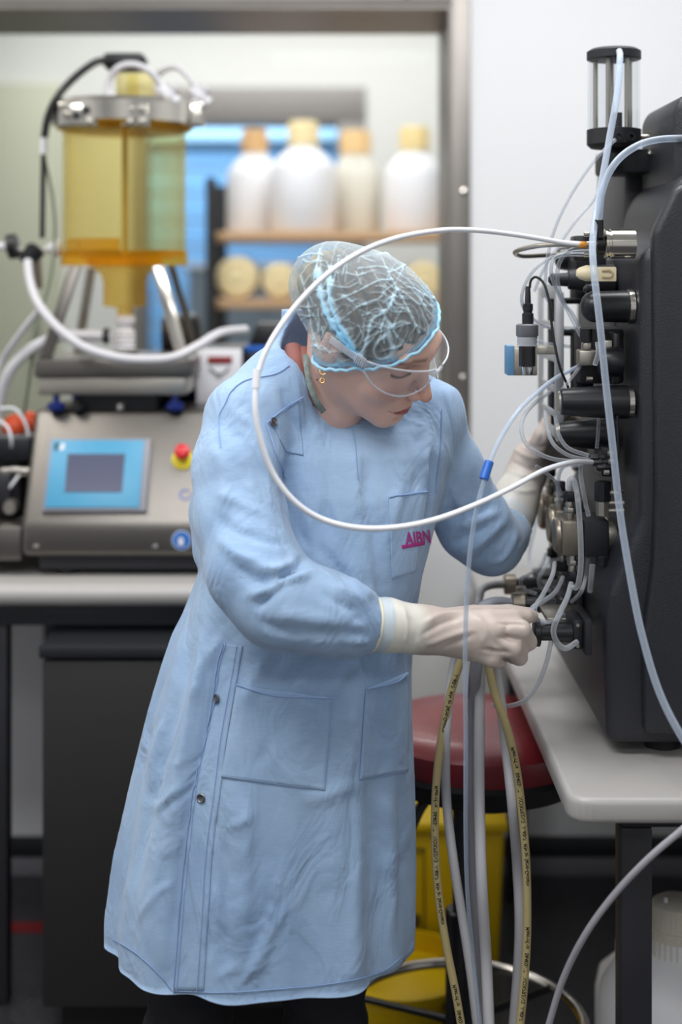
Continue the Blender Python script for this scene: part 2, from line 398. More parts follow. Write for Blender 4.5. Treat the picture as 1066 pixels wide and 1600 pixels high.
# wire shelf rack with the carboys
YR = 4.9
def rz(py): return P(0, py, YR).z
x0 = P(331, 0, YR).x; x1 = P(760, 0, YR).x
rack = thing('shelf_rack', 'shelving rack with black posts and orange-brown shelves behind the window', 'shelf', ((x0+x1)/2, YR+.2, 0))
for X in (x0, x1):
    for Y in (YR-.02, YR+.42):
        MB().box((X-.018, Y-.018, 0), (X+.018, Y+.018, rz(278)), .004).build('post', M['rubber'], rack)
for py in (362, 468, 620, 780):
    MB().box((x0-.01, YR-.01, rz(py+14)), (x1+.01, YR+.43, rz(py)), .004).build('shelf', M['shelfwood'], rack)
def carboy(cx, half, capr, z0, ztop, label, yy=YR+.17, capm=None, body=None):
    t = thing('carboy', label, 'bottle', (cx, yy, z0), 'white carboys on the upper shelf')
    H_ = ztop-z0; cap = .085
    m_ = MB(); b_ = bmesh.new()
    sh = H_-cap
    prof = [(half*.9, 0), (half, .015), (half, sh*.70), (half*.96, sh*.76), (half*.75, sh*.86), (capr*1.05, sh*.95), (capr*.9, sh*.97), (capr*.9, sh)]
    m_.lathe(prof, (cx, yy, z0), (0, 0, 1), 36)
    m_.build('body', body or M['milky'], t)
    m_ = MB(); m_.lathe([(capr, 0), (capr*1.02, .008), (capr, cap-.01), (capr*.9, cap)], (cx, yy, z0+sh-.002), (0, 0, 1), 28)
    for k in range(24):
        a_ = 2*PI*k/24; m_.box((-.002, -.002, .006), (.002, .002, cap-.012), 0, 1, Matrix.Translation((cx+capr*1.01*math.cos(a_), yy+capr*1.01*math.sin(a_), z0+sh)))
    m_.build('screw_cap', capm or M['creamcap'], t)
    return t
sc = YR/F
tan = mat('tan_screw_cap', 'dcb27c', .5)
carboy(P(398, 0, YR+.30).x, 46*sc, 21*sc, rz(361.5), rz(188), 'white carboy with a tan cap at the left end of the upper shelf', YR+.30, capm=tan)
carboy(P(474, 0, YR+.13).x, 53*sc, 24*sc, rz(361.5), rz(183), 'widest white carboy with a pale cream cap, second on the upper shelf', YR+.13)
carboy(P(556, 0, YR+.30).x, 42*sc, 24*sc, rz(361.5), rz(190), 'slightly yellowed carboy, third on the upper shelf above the hairnet', YR+.30, capm=mat('peach_screw_cap', 'ecc890', .5), body=mat('yellowed_hdpe', 'dfdccf', .45))
carboy(P(648, 0, YR+.17).x, 48*sc, 23*sc, rz(361.5), rz(190), 'white carboy beside the steel window jamb on the upper shelf', capm=mat('yellow_cream_cap', 'efd79a', .5))
def lying(px, py, r, label):
    c = P(px, py, YR+.02); t = thing('wide_mouth_jar', label, 'jar', (c.x, c.y+.1, c.z-r), 'jars lying on the lower shelf')
    c.z = rz(468)+r+.001
    t.location = (c.x, c.y+.1, c.z-r); t['_off'] = tuple(t.location)
    MB().lathe([(r*.8, .03), (r, .045), (r, .24), (r*.8, .26)], c, (0, 1, 0), 32).build('body', M['milky'], t)
    m_ = MB(); m_.lathe([(r*.25, -.006), (r*.3, 0), (r*.62, 0), (r*.66, -.004), (r*.72, 0), (r*.9, .002), (r*.98, .01), (r*.98, .035)], c, (0, 1, 0), 32)
    m_.build('lid', M['creamcap'], t)
lying(370, 436, 34*sc, 'leftmost cream-lidded jar lying on the lower rack shelf')
lying(437, 436, 29*sc, 'cream-lidded jar lying beside the hairnet on the lower shelf')
lying(662, 432, 30*sc, 'cream-lidded jar lying between the hairnet and the window jamb')
# ================================================================ left bench and its equipment
BT = .815
b = thing('lab_bench', 'grey-white lab bench with rounded front edge under the amber vessel', 'bench', (-1.1, 3.0, 0))
prof = [(3.32, BT), (2.70, BT)]+[(2.70-.021*math.sin(a), BT-.021+.021*math.cos(a)) for a in np.linspace(0.2, PI-.2, 9)]+[(2.70, BT-.042), (3.32, BT-.042)]
MB().prism(prof, 'x', -2.2, .08).build('worktop', M['bench'], b, angle=50)
MB().box((-2.18, 2.72, BT-.085), (.06, 2.75, BT-.042), .002).build('apron', M['darkmetal'], b)
for X in (-2.16, -.66, .03):
    MB().box((X-.02, 2.725, 0), (X+.02, 2.765, BT-.085), .002).build('leg', M['darkmetal'], b)
    MB().box((X-.02, 3.25, 0), (X+.02, 3.29, BT-.042), .002).build('leg', M['darkmetal'], b)
# under bench cabinet
cx0, cx1, cy0, cy1 = -.548, -.03, 2.60, 3.16
c = thing('pedestal_cabinet', 'dark grey pedestal cabinet standing under the left bench', 'cabinet', ((cx0+cx1)/2, (cy0+cy1)/2, 0))
MB().box((cx0, cy0+.02, .06), (cx1, cy1, .70), .003).build('body', M['cabinet'], c)
MB().box((cx0-.004, cy0-.004, .70), (cx1+.004, cy1+.004, .722), .003).build('top', M['cabtop'], c)
dr = MB().box((cx0+.002, cy0, .062), (cx1-.002, cy0+.019, .694), .002).build('door', M['cabinet'], c)
MB().box((cx1-.06, cy0-.02, .4), (cx1-.045, cy0, .55), .004).build('handle', M['darkmetal'], dr)
MB().box((cx0+.03, cy0+.04, 0.0), (cx1-.03, cy1-.03, .06)).build('plinth', M['rubber'], c)
# ---- stainless control unit
YFp = 2.75; zA = P(0, 870, YFp).z; zB = P(0, 822, YFp).z; YT = 2.87; zT = P(0, 640, YT).z
xl = P(33, 822, YFp).x; xr = .0
u = thing('control_unit', 'stainless steel bench control unit with sloped touch screen panel', 'machine', ((xl+xr)/2, 2.95, BT))
MB().prism([(YFp, zA), (YFp, zB), (YT, zT), (3.26, zT), (3.26, zA)], 'x', xl, xr, .012, 3).build('housing', M['steel'], u, angle=50)
for X in (xl+.08, xr-.08):
    for Y in (2.80, 3.2): MB().cyl((X, Y, BT), (X, Y, zA+.002), .02, seg=20).build('foot', M['rubber'], u)
MB().box((xl+.03, 2.775, BT+.012), (xr-.03, 3.22, zA+.002)).build('base_tray', M['darkmetal'], u)
pt = Vector((0, YFp, zB)); nrm = Vector((0, -(zT-zB), (YT-YFp))).normalized()
def Sp(px, py, out=0.0): return onplane(px, py, pt, nrm)+nrm*out
def splate(corners, thick, out=0.0, bev=.002):
    """plate on the sloped panel; corners listed in order"""
    A = [Sp(*q, out) for q in corners]; B = [p+nrm*thick for p in A]
    m_ = MB(); b_ = bmesh.new(); va = [b_.verts.new(p) for p in A]; vb = [b_.verts.new(p) for p in B]
    b_.faces.new(va); b_.faces.new(vb[::-1])
    for i in range(len(va)): j = (i+1) % len(va); b_.faces.new((va[i], vb[i], vb[j], va[j]))
    bmesh.ops.recalc_face_normals(b_, faces=b_.faces)
    if bev: bmesh.ops.bevel(b_, geom=b_.edges[:], offset=bev, segments=2, profile=.5, affect='EDGES')
    m_._merge(b_); return m_
sn = splate([(66, 802), (229, 802), (237, 688), (78, 688)], .012).build('touch_screen', M['bezel'], u)
splate([(72, 797), (219, 797), (227, 692), (84, 692)], .003, .0118, .0005).build('bezel_sheet', M['screenblue'], sn)
splate([(103, 773), (192, 773), (197, 714), (108, 714)], .002, .0145, 0).build('display', M['display'], sn)
splate([(86, 708), (92, 708), (94, 696), (88, 696)], .001, .0148, 0).build('logo', mat('logo_dark_teal', '12505a', .5), sn)
splate([(95, 708), (101, 708), (104, 698), (98, 698)], .001, .0148, 0).build('logo', M['white'], sn)
es = MB().lathe([(.022, 0), (.022, .004), (.019, .006)], Sp(286, 718), nrm, 32).build('emergency_stop', M['estop'], u)
m_ = MB(); m_.lathe([(.009, .004), (.009, .016), (.0145, .018), (.016, .024), (.0145, .031), (.008, .035)], Sp(287, 714, .002), nrm, 28); m_.build('mushroom_button', M['redbtn'], es)
# blue model lettering partly hidden by the gown
V, Fc = text_mesh('Compact', .030)
ex = Vector((1, 0, 0)); ey = nrm.cross(ex)*1.0
ey = ex.cross(nrm)*-1
o_ = Sp(279, 781, .0012); MB().arrays([o_+ex*v.x+ey*v.y for v in V], Fc).build('lettering', mat('blue_lettering', '4a62b8', .5), u, smooth=False)
# round blue sticker and screws on the lower front
p = P(284, 844, YFp); st = MB().lathe([(.019, 0), (.019, .001)], p, (0, -1, 0), 32).build('round_sticker', mat('pale_blue_sticker', 'c4d2ea', .5), u)
MB().lathe([(.0165, .001), (.0165, .002)], p, (0, -1, 0), 32).build('sticker_disc', mat('sticker_blue', '2f74c8', .5), st)
q = P(283, 846, YFp); m_ = MB(); m_.box((q.x-.005, q.y-.003, q.z-.008), (q.x+.005, q.y-.0018, q.z+.004), .001)
for k in range(4): m_.box((q.x-.005+k*.0026, q.y-.003, q.z+.003), (q.x-.003+k*.0026, q.y-.0018, q.z+.009-.001*abs(k-1.5)))
m_.build('hand_symbol', M['white'], st)
for px in (57, 243): MB().lathe([(.006, 0), (.0055, .003), (.002, .004)], P(px, 854, YFp-.001), (0, -1, 0), 16).build('screw', M['steel_bright'], u)
# lower side deck of the unit, with the dark mechanism on it
sd = MB().box((-.98, 2.76, BT+.03), (xl-.001, 3.2, P(0, 822, 2.76).z), .006).build('side_deck', M['steel'], u)
zd = P(0, 822, 2.76).z
pm = thing('peristaltic_pump', 'black pump with steel couplings left of the control unit, cut by the photo edge', 'pump', (-.75, 2.95, zd))
MB().box((-.93, 2.86, zd), (-.645, 3.10, zd+.115), .012).build('body', M['blackm'], pm)
MB().box((-.80, 2.835, zd+.03), (-.66, 2.86, zd+.09), .006).build('front_plate', M['darkmetal'], pm)
for k, (px, py, r) in enumerate(((8, 735, .010), (26, 736, .012), (40, 733, .009), (12, 712, .008), (32, 710, .008))):
    q = P(px, py, 2.86); MB().lathe([(r*.8, -.03), (r, -.028), (r, -.012), (r*.7, -.01), (r*.7, .01), (r, .012), (r, .03)], q, (1, 0, 0), 20).build('coupling', M['steel_bright'], pm)
MB().lathe([(.014, 0), (.016, .02), (.012, .03)], P(20, 790, 2.835), (0, -1, 0), 20).build('knob', M['steel_satin'], pm)
MB().box((-.92, 2.84, zd+.115), (-.62, 3.0, zd+.165), .006).build('black_block', M['black'], pm)
for k, (px, py, r, lab) in enumerate(((24, 668, .028, 'round orange float ball on top of the black pump'), (47, 662, .026, 'orange float ball half behind the steel unit corner'))):
    q = P(px, py, 2.93+.05*k)
    t = thing('orange_ball_valve', lab, 'valve', (q.x, q.y, q.z-r-.012), 'orange bulbs on the pump')
    MB().ball(q, r, 28).build('bulb', M['orange'], t); MB().lathe([(.012, 0), (.014, .012), (.010, .02)], (q.x, q.y, q.z-r-.012), (0, 0, 1), 16).build('neck', M['black'], t)
# ---- tray and stand on top
ty = 2.84
def Z(py, Y=ty): return P(0, py, Y).z
zt0 = Z(618); zt1 = Z(590); zt2 = Z(562)
xa = P(55, 0, ty).x; xb = P(300, 0, ty).x
tr = thing('balance_platform', 'steel balance platform on blue feet on top of the control unit', 'scale', ((xa+xb)/2, ty+.15, zT))
MB().box((xa+.004, ty+.006, zt0), (xb-.012, ty+.32, zt1), .004).build('lower_pan', M['steel_satin'], tr)
MB().box((xa-.002, ty, zt1), (xb, ty+.33, zt2), .004).build('upper_plate', M['steel'], tr)
MB().box((xa+.08, ty+.05, zT), (xb-.08, ty+.28, zt0)).build('load_cell', M['darkmetal'], tr)
for px in (85, 272):
    for Y in (ty+.02, ty+.28):
        X = P(px, 0, ty).x; MB().lathe([(.016, 0), (.018, .004), (.018, .014), (.007, .016), (.007, zt0-zT)], (X, Y, zT), (0, 0, 1), 20).build('foot', M['navy'], tr)
p = P(120, 0, ty); MB().lathe([(.014, 0), (.014, .012)], (p.x, ty+.02, zT), (0, 0, 1), 20).build('levelling_knob', M['black'], tr)
MB().lathe([(.008, 0), (.008, .012)], (P(185, 0, ty).x, ty+.03, zT), (0, 0, 1), 20).build('level_bubble', M['steel_bright'], tr)
# ---- amber vessel
VY = 3.0
cx = P(195, 0, VY).x; R_ = 96*VY/F
def vz(py): return P(0, py, VY).z
v = thing('amber_vessel', 'cylindrical amber process vessel with clamped steel lid on tripod legs', 'vessel', (cx, VY, zt2))
m_ = MB(); th = .006
m_.lathe([(R_, vz(400)), (R_, vz(198)), (R_-th, vz(198)), (R_-th, vz(400))], (cx, VY, 0), (0, 0, 1), 64, caps=False)
m_.build('cylinder_wall', M['amber'], v)
m_ = MB()
m_.lathe([(R_+.002, vz(392)), (R_+.003, vz(415)), (R_*.60, vz(416)), (R_*.60, vz(406)), (R_-.008, vz(400)), (R_-.008, vz(394))], (cx, VY, 0), (0, 0, 1), 64, caps=False)
m_.build('base_ring', M['amberdeep'], v)
m_ = MB(); m_.lathe([(R_*.60, vz(414)), (R_*.5, vz(419)), (R_*.38, vz(430)), (R_*.345, vz(442)), (R_*.345, vz(478)), (R_*.12, vz(482)), (R_*.13, vz(500))], (cx, VY, 0), (0, 0, 1), 64, caps=False); m_.build('funnel', M['amberfun'], v)
# inner deflector plate seen as the raised amber band on the left
m_ = MB()
aa = np.linspace(PI*.98, PI*1.52, 14)
poly = [(cx+(R_-.008)*math.cos(a), VY+(R_-.008)*math.sin(a)) for a in aa]+[(cx+(R_-.03)*math.cos(a), VY+(R_-.03)*math.sin(a)) for a in aa[::-1]]
m_.prism(poly, 'z', vz(394), vz(374)); m_.build('inner_baffle', M['amberdeep'], v)
MB().cyl((cx, VY, vz(400)), (cx, VY, vz(180)), .006, seg=16).build('centre_shaft', mat('amber_shaft', 'a98d3c', .3), v)
# lid
m_ = MB(); m_.lathe([(R_+.004, vz(206)), (R_+.012, vz(203)), (R_+.012, vz(196)), (R_*.98, vz(194)), (R_*.98, vz(176)), (R_*.55, vz(172))], (cx, VY, 0), (0, 0, 1), 64); m_.build('lid', M['amberdeep'], v)
m_ = MB(); m_.lathe([(R_+.010, vz(201)), (R_+.022, vz(197)), (R_+.024, vz(168)), (R_+.018, vz(162)), (R_-.004, vz(162)), (R_-.004, vz(201))], (cx, VY, 0), (0, 0, 1), 64, caps=False)
rg = m_.build('clamp_ring', M['steel_bright'], v)
for px, hw in ((122, 32), (212, 24), (300, 20)):
    q = P(px, 180, VY-.13 if px != 300 else VY-.04)
    bl = MB().box((q.x-hw*VY/F*.92, q.y-.008, q.z-.024), (q.x+hw*VY/F*.92, q.y+.03, q.z+.026), .005).build('clamp_block', M['steel_bright'], rg)
for px, py in ((104, 178), (119, 180), (134, 172), (140, 190), (203, 190), (222, 190), (205, 170), (222, 170)):
    q = P(px, py, VY-.145); MB().lathe([(.008, 0), (.008, .008), (.004, .010)], (q.x, q.y+.006, q.z), (0, -1, 0), 8).build('clamp_bolt', M['darkmetal'] if px in (134, 119) else M['steel_satin'], rg)
MB().lathe([(.040, vz(166)), (.042, vz(160)), (.042, vz(120)), (.036, vz(116))], (P(210, 0, VY).x, VY+.02, 0), (0, 0, 1), 36).build('motor_housing', M['amber'], v)
MB().box((P(184, 0, VY).x, VY-.02, vz(158)), (P(242, 0, VY).x, VY+.05, vz(114)), .008).build('drive_block', mat('pale_amber_block', 'cfc78c', .4), v)
MB().box((P(164, 0, VY).x, VY-.03, vz(109)), (P(227, 0, VY).x, VY+.05, vz(85)), .008).build('motor_cap', M['black'], v)
MB().lathe([(.014, vz(176)), (.014, vz(160)), (.010, vz(156))], (P(173, 0, VY-.09).x, VY-.09, 0), (0, 0, 1), 20).build('hose_port', M['white'], v)
# legs
for (x0, y0, x1, y1, Y0, Y1, r, mm) in ((247, 416, 286, 573, VY-.10, ty+.035, .013, 'steel_bright'), (118, 416, 72, 572, VY-.10, ty+.035, .012, 'steel'), (268, 416, 306, 560, VY+.08, ty+.30, .008, 'steel'), (143, 418, 122, 560, VY+.1, ty+.30, .010, 'steel_satin')):
    a_ = P(x0, y0, Y0); b_ = P(x1, y1, Y1); b_.z = zt2+.001
    d_ = (b_-a_); MB().obox((a_+b_)/2, Vector((r, 0, 0)), Vector((0, r*.6, 0)).cross(d_.normalized()).cross(d_.normalized())*-1, d_/2, .002).build('leg', M[mm], v)
# outlet: white valve under the funnel
zo = vz(500)
m_ = MB(); m_.lathe([(.014, 0), (.022, -.004), (.022, -.018), (.014, -.022), (.014, -.03), (.020, -.034)]+[(.020+.004*(k % 2), -.036-.005*k) for k in range(8)], (cx, VY, zo+.012), (0, 0, 1), 28)
m_.build('outlet_coupling', M['white'], v)
MB().lathe([(.026, vz(548)), (.026, zt2+.001)], (cx, VY, 0), (0, 0, 1), 28).build('outlet_seat', M['steel_satin'], v)
# side port on the left with white coupling
q = P(99, 388, VY-.02)
MB().lathe([(.010, 0), (.018, .004), (.018, .016), (.012, .020), (.009, .03)], (cx-R_-.0, VY-.02, q.z), (-1, 0, 0), 24).build('side_port', M['white'], v)
# tri-star wing fittings on the lid hoses
def wing(px, py, Y, lab):
    q = P(px, py, Y); t = thing('wing_nut_fitting', lab, 'fitting', (q.x, q.y, q.z-.03), 'white wing fittings on the lid')
    m_ = MB()
    for k in range(4):
        a_ = PI/4+k*PI/2+.2; m_.tube([q, q+Vector((math.cos(a_), 0, math.sin(a_)))*.024], lambda s: .009+.003*s, 12, smooth=False)
    m_.ball(q, .014, 16); m_.build('wings', M['hosewhite'], t)
    MB().cyl(q+Vector((0, 0, -.03)), q, .009, seg=16).build('stem', M['white'], t)
    return t
wing(264, 150, VY-.09, 'white winged fitting over the clamp ring, nearer the vessel centre')
wing(313, 152, VY-.03, 'white winged fitting at the right end of the clamp ring')
def hose(name, label, cat, px, r, m, group=None, seg=12, n=8, child=None):
    o = MB().tube([P(*p) for p in px], r, seg, n).build(name, m)
    tag(o, label, cat, group); return o
hose('silicone_hose', 'white hose arching over the vessel lid to the nearer winged fitting', 'hose', [(168, 158, 2.91), (170, 128, 2.91), (185, 106, 2.90), (208, 101, 2.90), (232, 110, 2.90), (250, 130, 2.91), (262, 148, 2.91)], .0072, M['hosewhite'])
hose('silicone_hose', 'white hose arching behind to the right end winged fitting', 'hose', [(246, 160, 3.0), (243, 125, 3.0), (258, 108, 2.99), (278, 106, 2.98), (298, 124, 2.97), (311, 148, 2.97)], .0068, M['hosewhite'])
hose('power_cable', 'thick black cable curving from the motor cap down beside the vessel', 'cable', [(168, 94, 2.97), (148, 98, 2.95), (118, 120, 2.93), (92, 148, 2.92), (76, 180, 2.92), (69, 215, 2.92)], .008, M['black'])
st = hose('cable_sleeve', 'pale sleeve joining the black cable to the thin dark tube', 'sleeve', [(68.6, 216, 2.92), (68, 240, 2.92)], .0075, M['white'])
hose('dark_tube', 'thin dark vertical tube left of the amber vessel', 'tube', [(68, 242, 2.92), (67, 300, 2.92), (66, 372, 2.92)], .0055, M['rubber'])
hose('grey_green_tube', 'slim grey-green tube hanging beside the vessel to behind the platform', 'tube', [(70, 250, 2.95), (82, 310, 2.95), (86, 370, 2.94), (78, 440, 2.92), (55, 520, 2.90), (46, 590, 2.90), (36, 660, 2.92), (36, 690, 2.93)], .0032, mat('green_grey_tube', '6f7a66', .5))
tc_ = thing('tube_clamp', 'black hose clamp connector at the left of the vessel', 'clamp', tuple(P(50, 410, 2.92)))
q = P(50, 398, 2.92)
MB().lathe([(.012, -.024), (.020, -.018), (.020, .016), (.012, .022)], q, (.6, 0, .8), 20).build('body', M['black'], tc_)
MB().cyl(q+Vector((.012, 0, -.07)), q+Vector((.008, 0, 0)), .010, seg=16).build('stem', mat('brown_grey_stem', '5d5348', .5), tc_)
q2 = P(20, 385, 2.92); MB().lathe([(.006, -.012), (.026, -.009), (.026, .009), (.006, .012)], q2, (1, 0, .15), 24).build('wing_knob', M['black'], tc_)
MB().cyl(q2+Vector((-.04, 0, 0)), q2, .008, seg=16).build('spigot', M['white'], tc_)
MB().cyl(q2, q, .005, seg=16).build('link_pipe', M['steel_satin'], tc_)
q3 = P(76, 390, 2.93); MB().cyl(q, Vector((cx-R_-.03, q3.y+.03, q3.z)), .007, seg=16).build('link_pipe', M['hosewhite'], tc_)
hose('silicone_hose', 'long white hose sagging in front of the vessel legs', 'hose', [(43, 408, 2.90), (47, 440, 2.87), (60, 475, 2.83), (90, 512, 2.80), (130, 542, 2.79), (180, 558, 2.79), (230, 562, 2.79), (272, 558, 2.79), (310, 540, 2.82), (345, 520, 2.86), (384, 515, 2.92)], .0092, M['hosewhite'])
hose('silicone_hose', 'short white hose running down left to the photo edge', 'hose', [(62, 482, 2.85), (40, 510, 2.86), (18, 540, 2.88), (3, 562, 2.9), (-8, 585, 2.9)], .0066, M['hosewhite'])
hose('silicone_hose', 'wide white hose from the vessel outlet bending down at left', 'hose', [(172, 526, 2.96), (130, 524, 2.94), (85, 528, 2.90), (45, 548, 2.89), (15, 580, 2.89), (0, 620, 2.90), (-6, 660, 2.9)], .0115, M['hosewhite'])
MB_ = MB().lathe([(.012, 0), (.017, .003), (.017, .012), (.012, .014)], P(161, 525, 2.955), (1, 0, 0), 20).build('hose_clip', M['black']); tag(MB_, 'black round clip on the white outlet hose under the vessel', 'clip')
for pts, lab in (([(0, 638, 2.85), (25, 640, 2.85), (42, 668, 2.85), (44, 700, 2.86)], 'fine clear tube looping over the orange bulbs'), ([(-5, 655, 2.83), (12, 668, 2.83), (18, 690, 2.83), (17, 708, 2.86)], 'fine white tube looping at the left photo edge'), ([(30, 742, 2.85), (18, 758, 2.84), (2, 778, 2.84)], 'short white tube hanging from the steel couplings')):
    hose('fine_tube', lab, 'tube', pts, .0028, M['tubewhite'], n=6)
# ---- devices behind the platform, right of the vessel
YP = 3.02
tp = thing('pump_drive', 'small black pump drive with white front plate and dark red bar behind the shoulder', 'pump', tuple(Vector((P(342, 0, YP).x, YP+.08, zT))))
x_ = P(306, 0, YP).x; x2 = P(380, 0, YP).x
MB().box((x_, YP+.012, zT), (x2, YP+.2, P(0, 543, YP).z), .006).build('body', M['black'], tp)
fp = MB().box((x_, YP, P(0, 634, YP).z), (x2-.003, YP+.012, P(0, 545, YP).z), .004).build('front_plate', M['white'], tp)
MB().box((P(325, 0, YP).x, YP-.003, P(0, 568, YP).z), (P(363, 0, YP).x, YP+.001, P(0, 557, YP).z), .001).build('red_bar', mat('dark_red_bar', '8a2b2b', .5), fp)
m_ = MB(); m_.tube([P(328, 574, YP-.002), P(336, 582, YP-.002), P(343, 585, YP-.002), P(351, 582, YP-.002), P(358, 574, YP-.002)], .0024, 8); m_.ball(P(343, 588, YP-.001), .004, 12)
m_.build('dial_mark', mat('grey_mark', '6d7076', .5), fp)
xs = P(250, 0, 3.06).x; 
bk = thing('motor_block', 'black motor block behind the right vessel leg', 'motor', (P(280, 0, 3.2).x, 3.23, zT))
MB().lathe([(.052, 0), (.055, .01), (.055, .075), (.04, .085)], (P(256, 0, 3.23).x, 3.235, P(0, 530, 3.2).z), (1, 0, .05), 28).build('barrel', M['black'], bk)
MB().box((P(258, 0, 3.2).x, 3.195, zT), (P(322, 0, 3.2).x, 3.26, P(0, 535, 3.2).z), .008).build('stand', M['blackm'], bk)
YQ = 3.10
cq = thing('black_console', 'dark console with a bright blue strip behind the hose loop', 'console', (P(425, 0, YQ).x, YQ+.07, zT))
m_ = MB(); m_.prism([(P(388, 0, YQ).x, P(0, 540, YQ).z), (P(402, 0, YQ).x, P(0, 505, YQ).z), (P(440, 0, YQ).x, P(0, 505, YQ).z), (P(456, 0, YQ).x, P(0, 540, YQ).z)], 'y', YQ, YQ+.12, .004); m_.build('hood', M['black'], cq)
MB().box((P(383, 0, YQ).x, YQ-.002, P(0, 550, YQ).z), (P(458, 0, YQ).x, YQ+.13, P(0, 540, YQ).z), .002).build('blue_strip', M['blueplastic'], cq)
MB().box((P(381, 0, YQ).x, YQ-.01, zT), (P(460, 0, YQ).x, YQ+.14, P(0, 550, YQ).z), .004).build('body', M['black'], cq)
# ================================================================ right bench
RT = .726; RX = .293; RY = 1.83
b = thing('work_bench', 'white work bench with rounded corner carrying the charcoal machine', 'bench', (1.0, 2.55, 0))
r = .03
poly = [(RX+r-r*math.cos(a), RY+r-r*math.sin(a)) for a in np.linspace(0, PI/2, 7)]+[(1.8, RY), (1.8, 3.29), (RX, 3.29)]
MB().prism(poly, 'z', RT-.034, RT, .009, 3).build('worktop', M['bench'], b, angle=50)
MB().box((.375, 1.90, RT-.064), (1.75, 1.94, RT-.034), .002).build('frame_rail', M['darkmetal'], b)
MB().box((.375, 1.94, RT-.064), (.415, 3.22, RT-.034), .002).build('frame_rail', M['darkmetal'], b)
for X, Y in ((.395, 1.92), (1.73, 1.92), (.395, 3.2), (1.73, 3.2)):
    MB().box((X-.021, Y-.021, 0), (X+.021, Y+.021, RT-.064 if Y < 2 else RT-.034), .003).build('leg', M['darkmetal'], b)
# ================================================================ the machine
ma = thing('chromatography_system', 'charcoal liquid handling machine with valves and pumps on its left side', 'machine', (.75, 2.4, RT))
Y0, Y1 = 1.985, 2.53
zb = RT+.018
def side(prof, ylo, yhi, bev): return MB().prism(prof, 'y', ylo, yhi, bev, 4)
# lower body sticks out, upper side recessed, shoulder sloping up to the right
prof = [(.372, zb), (.368, .90), (.372, .955), (.405, 1.03), (.418, 1.06), (.418, 1.43), (.450, 1.45), (.455, 1.505), (.472, 1.535), (.52, 1.562), (.62, 1.60), (1.2, 1.64), (1.2, zb)]
side(prof, Y0, Y1, .016).build('main_housing', M['case'], ma, angle=60)
# near side door panel with a vertical left edge
prof2 = [(.420, zb+.02), (.418, .90), (.432, 1.0), (.436, 1.1), (.432, 1.46), (.46, 1.52), (.54, 1.56), (1.2, 1.63), (1.2, zb+.02)]
side(prof2, Y0-.022, Y0+.012, .010).build('side_panel', M['case'], ma, angle=60)
MB().prism([(.475, 1.45), (.475, P(0, 137, 1.97).z-.018), (.49, P(0, 137, 1.97).z), (1.18, P(0, 137, 1.97).z), (1.18, 1.45)], 'y', 1.97+.05, 2.255, .012, 3).build('upper_housing', M['case'], ma, angle=60)
MB().prism([(.462, 1.40), (.452, 1.47), (.456, 1.585), (.47, 1.59), (.60, 1.60), (.60, 1.40)], 'y', 2.27, 2.53, .008, 3).build('rear_column', M['case'], ma, angle=60)
for X in (.46, 1.1):
    for Y in (2.04, 2.48): MB().cyl((X, Y, RT), (X, Y, zb+.004), .025, seg=20).build('foot', M['rubber'], ma)
# --- bubble trap on top
ty_ = 2.19; tcx = P(959.5, 0, ty_).x; tr_ = 42*ty_/F
def tz(py): return P(0, py, ty_).z
bt = MB().lathe([(tr_*.85, tz(232)), (tr_, tz(226)), (tr_, tz(203)), (tr_*.93, tz(202))], (tcx, ty_, 0), (0, 0, 1), 48).build('bubble_trap', M['blackm'], ma)
MB().lathe([(tr_*.96, tz(204)), (tr_*.96, tz(93)), (tr_*.88, tz(93)), (tr_*.88, tz(204))], (tcx, ty_, 0), (0, 0, 1), 48, caps=False).build('acrylic_cylinder', M['glass'], bt)
MB().lathe([(tr_*.95, tz(94)), (tr_, tz(93)), (tr_, tz(81)), (tr_*.85, tz(77)), (tr_*.3, tz(76))], (tcx, ty_, 0), (0, 0, 1), 48).build('cap', M['blackm'], bt)
for px, yy in ((945, -.02), (978, -.02), (990, .01), (931, .02), (962, .03)):
    X = tcx+(px-959.5)*ty_/F*.88; MB().cyl((X, ty_+yy, tz(203)), (X, ty_+yy, tz(92)), .0038, seg=14).build('tie_rod', M['steel_satin'], bt)
MB().box((tcx-.004, ty_-.006, tz(203)), (tcx+.012, ty_+.014, tz(176)), .001).build('float_block', M['black'], bt)
MB().box((tcx-.012, ty_-.012, tz(264)), (tcx+.012, ty_+.012, tz(230)), .003).build('bottom_port', M['black'], bt)
for px in (967, 987):
    q = P(px, 213, ty_-tr_); MB().lathe([(.006, -.001), (.006, .004), (.004, .004), (.004, -.001)], (q.x, ty_-math.sqrt(max(1e-5, tr_**2-(q.x-tcx)**2))+.001, q.z), (0, -1, 0), 16).build('port', M['black'], bt)
MB().cyl((tcx+tr_-.004, ty_, tz(214)), (tcx+tr_+.022, ty_, tz(214)), .004, seg=16).build('mount_pin', M['steel_satin'], bt)
MB().tube([(tcx+tr_+.016, ty_, tz(206)), (tcx+tr_+.019, ty_, tz(214)), (tcx+tr_+.017, ty_-.002, tz(232)), (tcx+tr_+.012, ty_-.004, tz(242))], .0042, 12).build('lever', M['steel_satin'], bt)
MB().box((tcx-.012, ty_, tz(270)), (.50, ty_+.10, tz(232)), .006).build('trap_bracket', M['blackm'], bt)
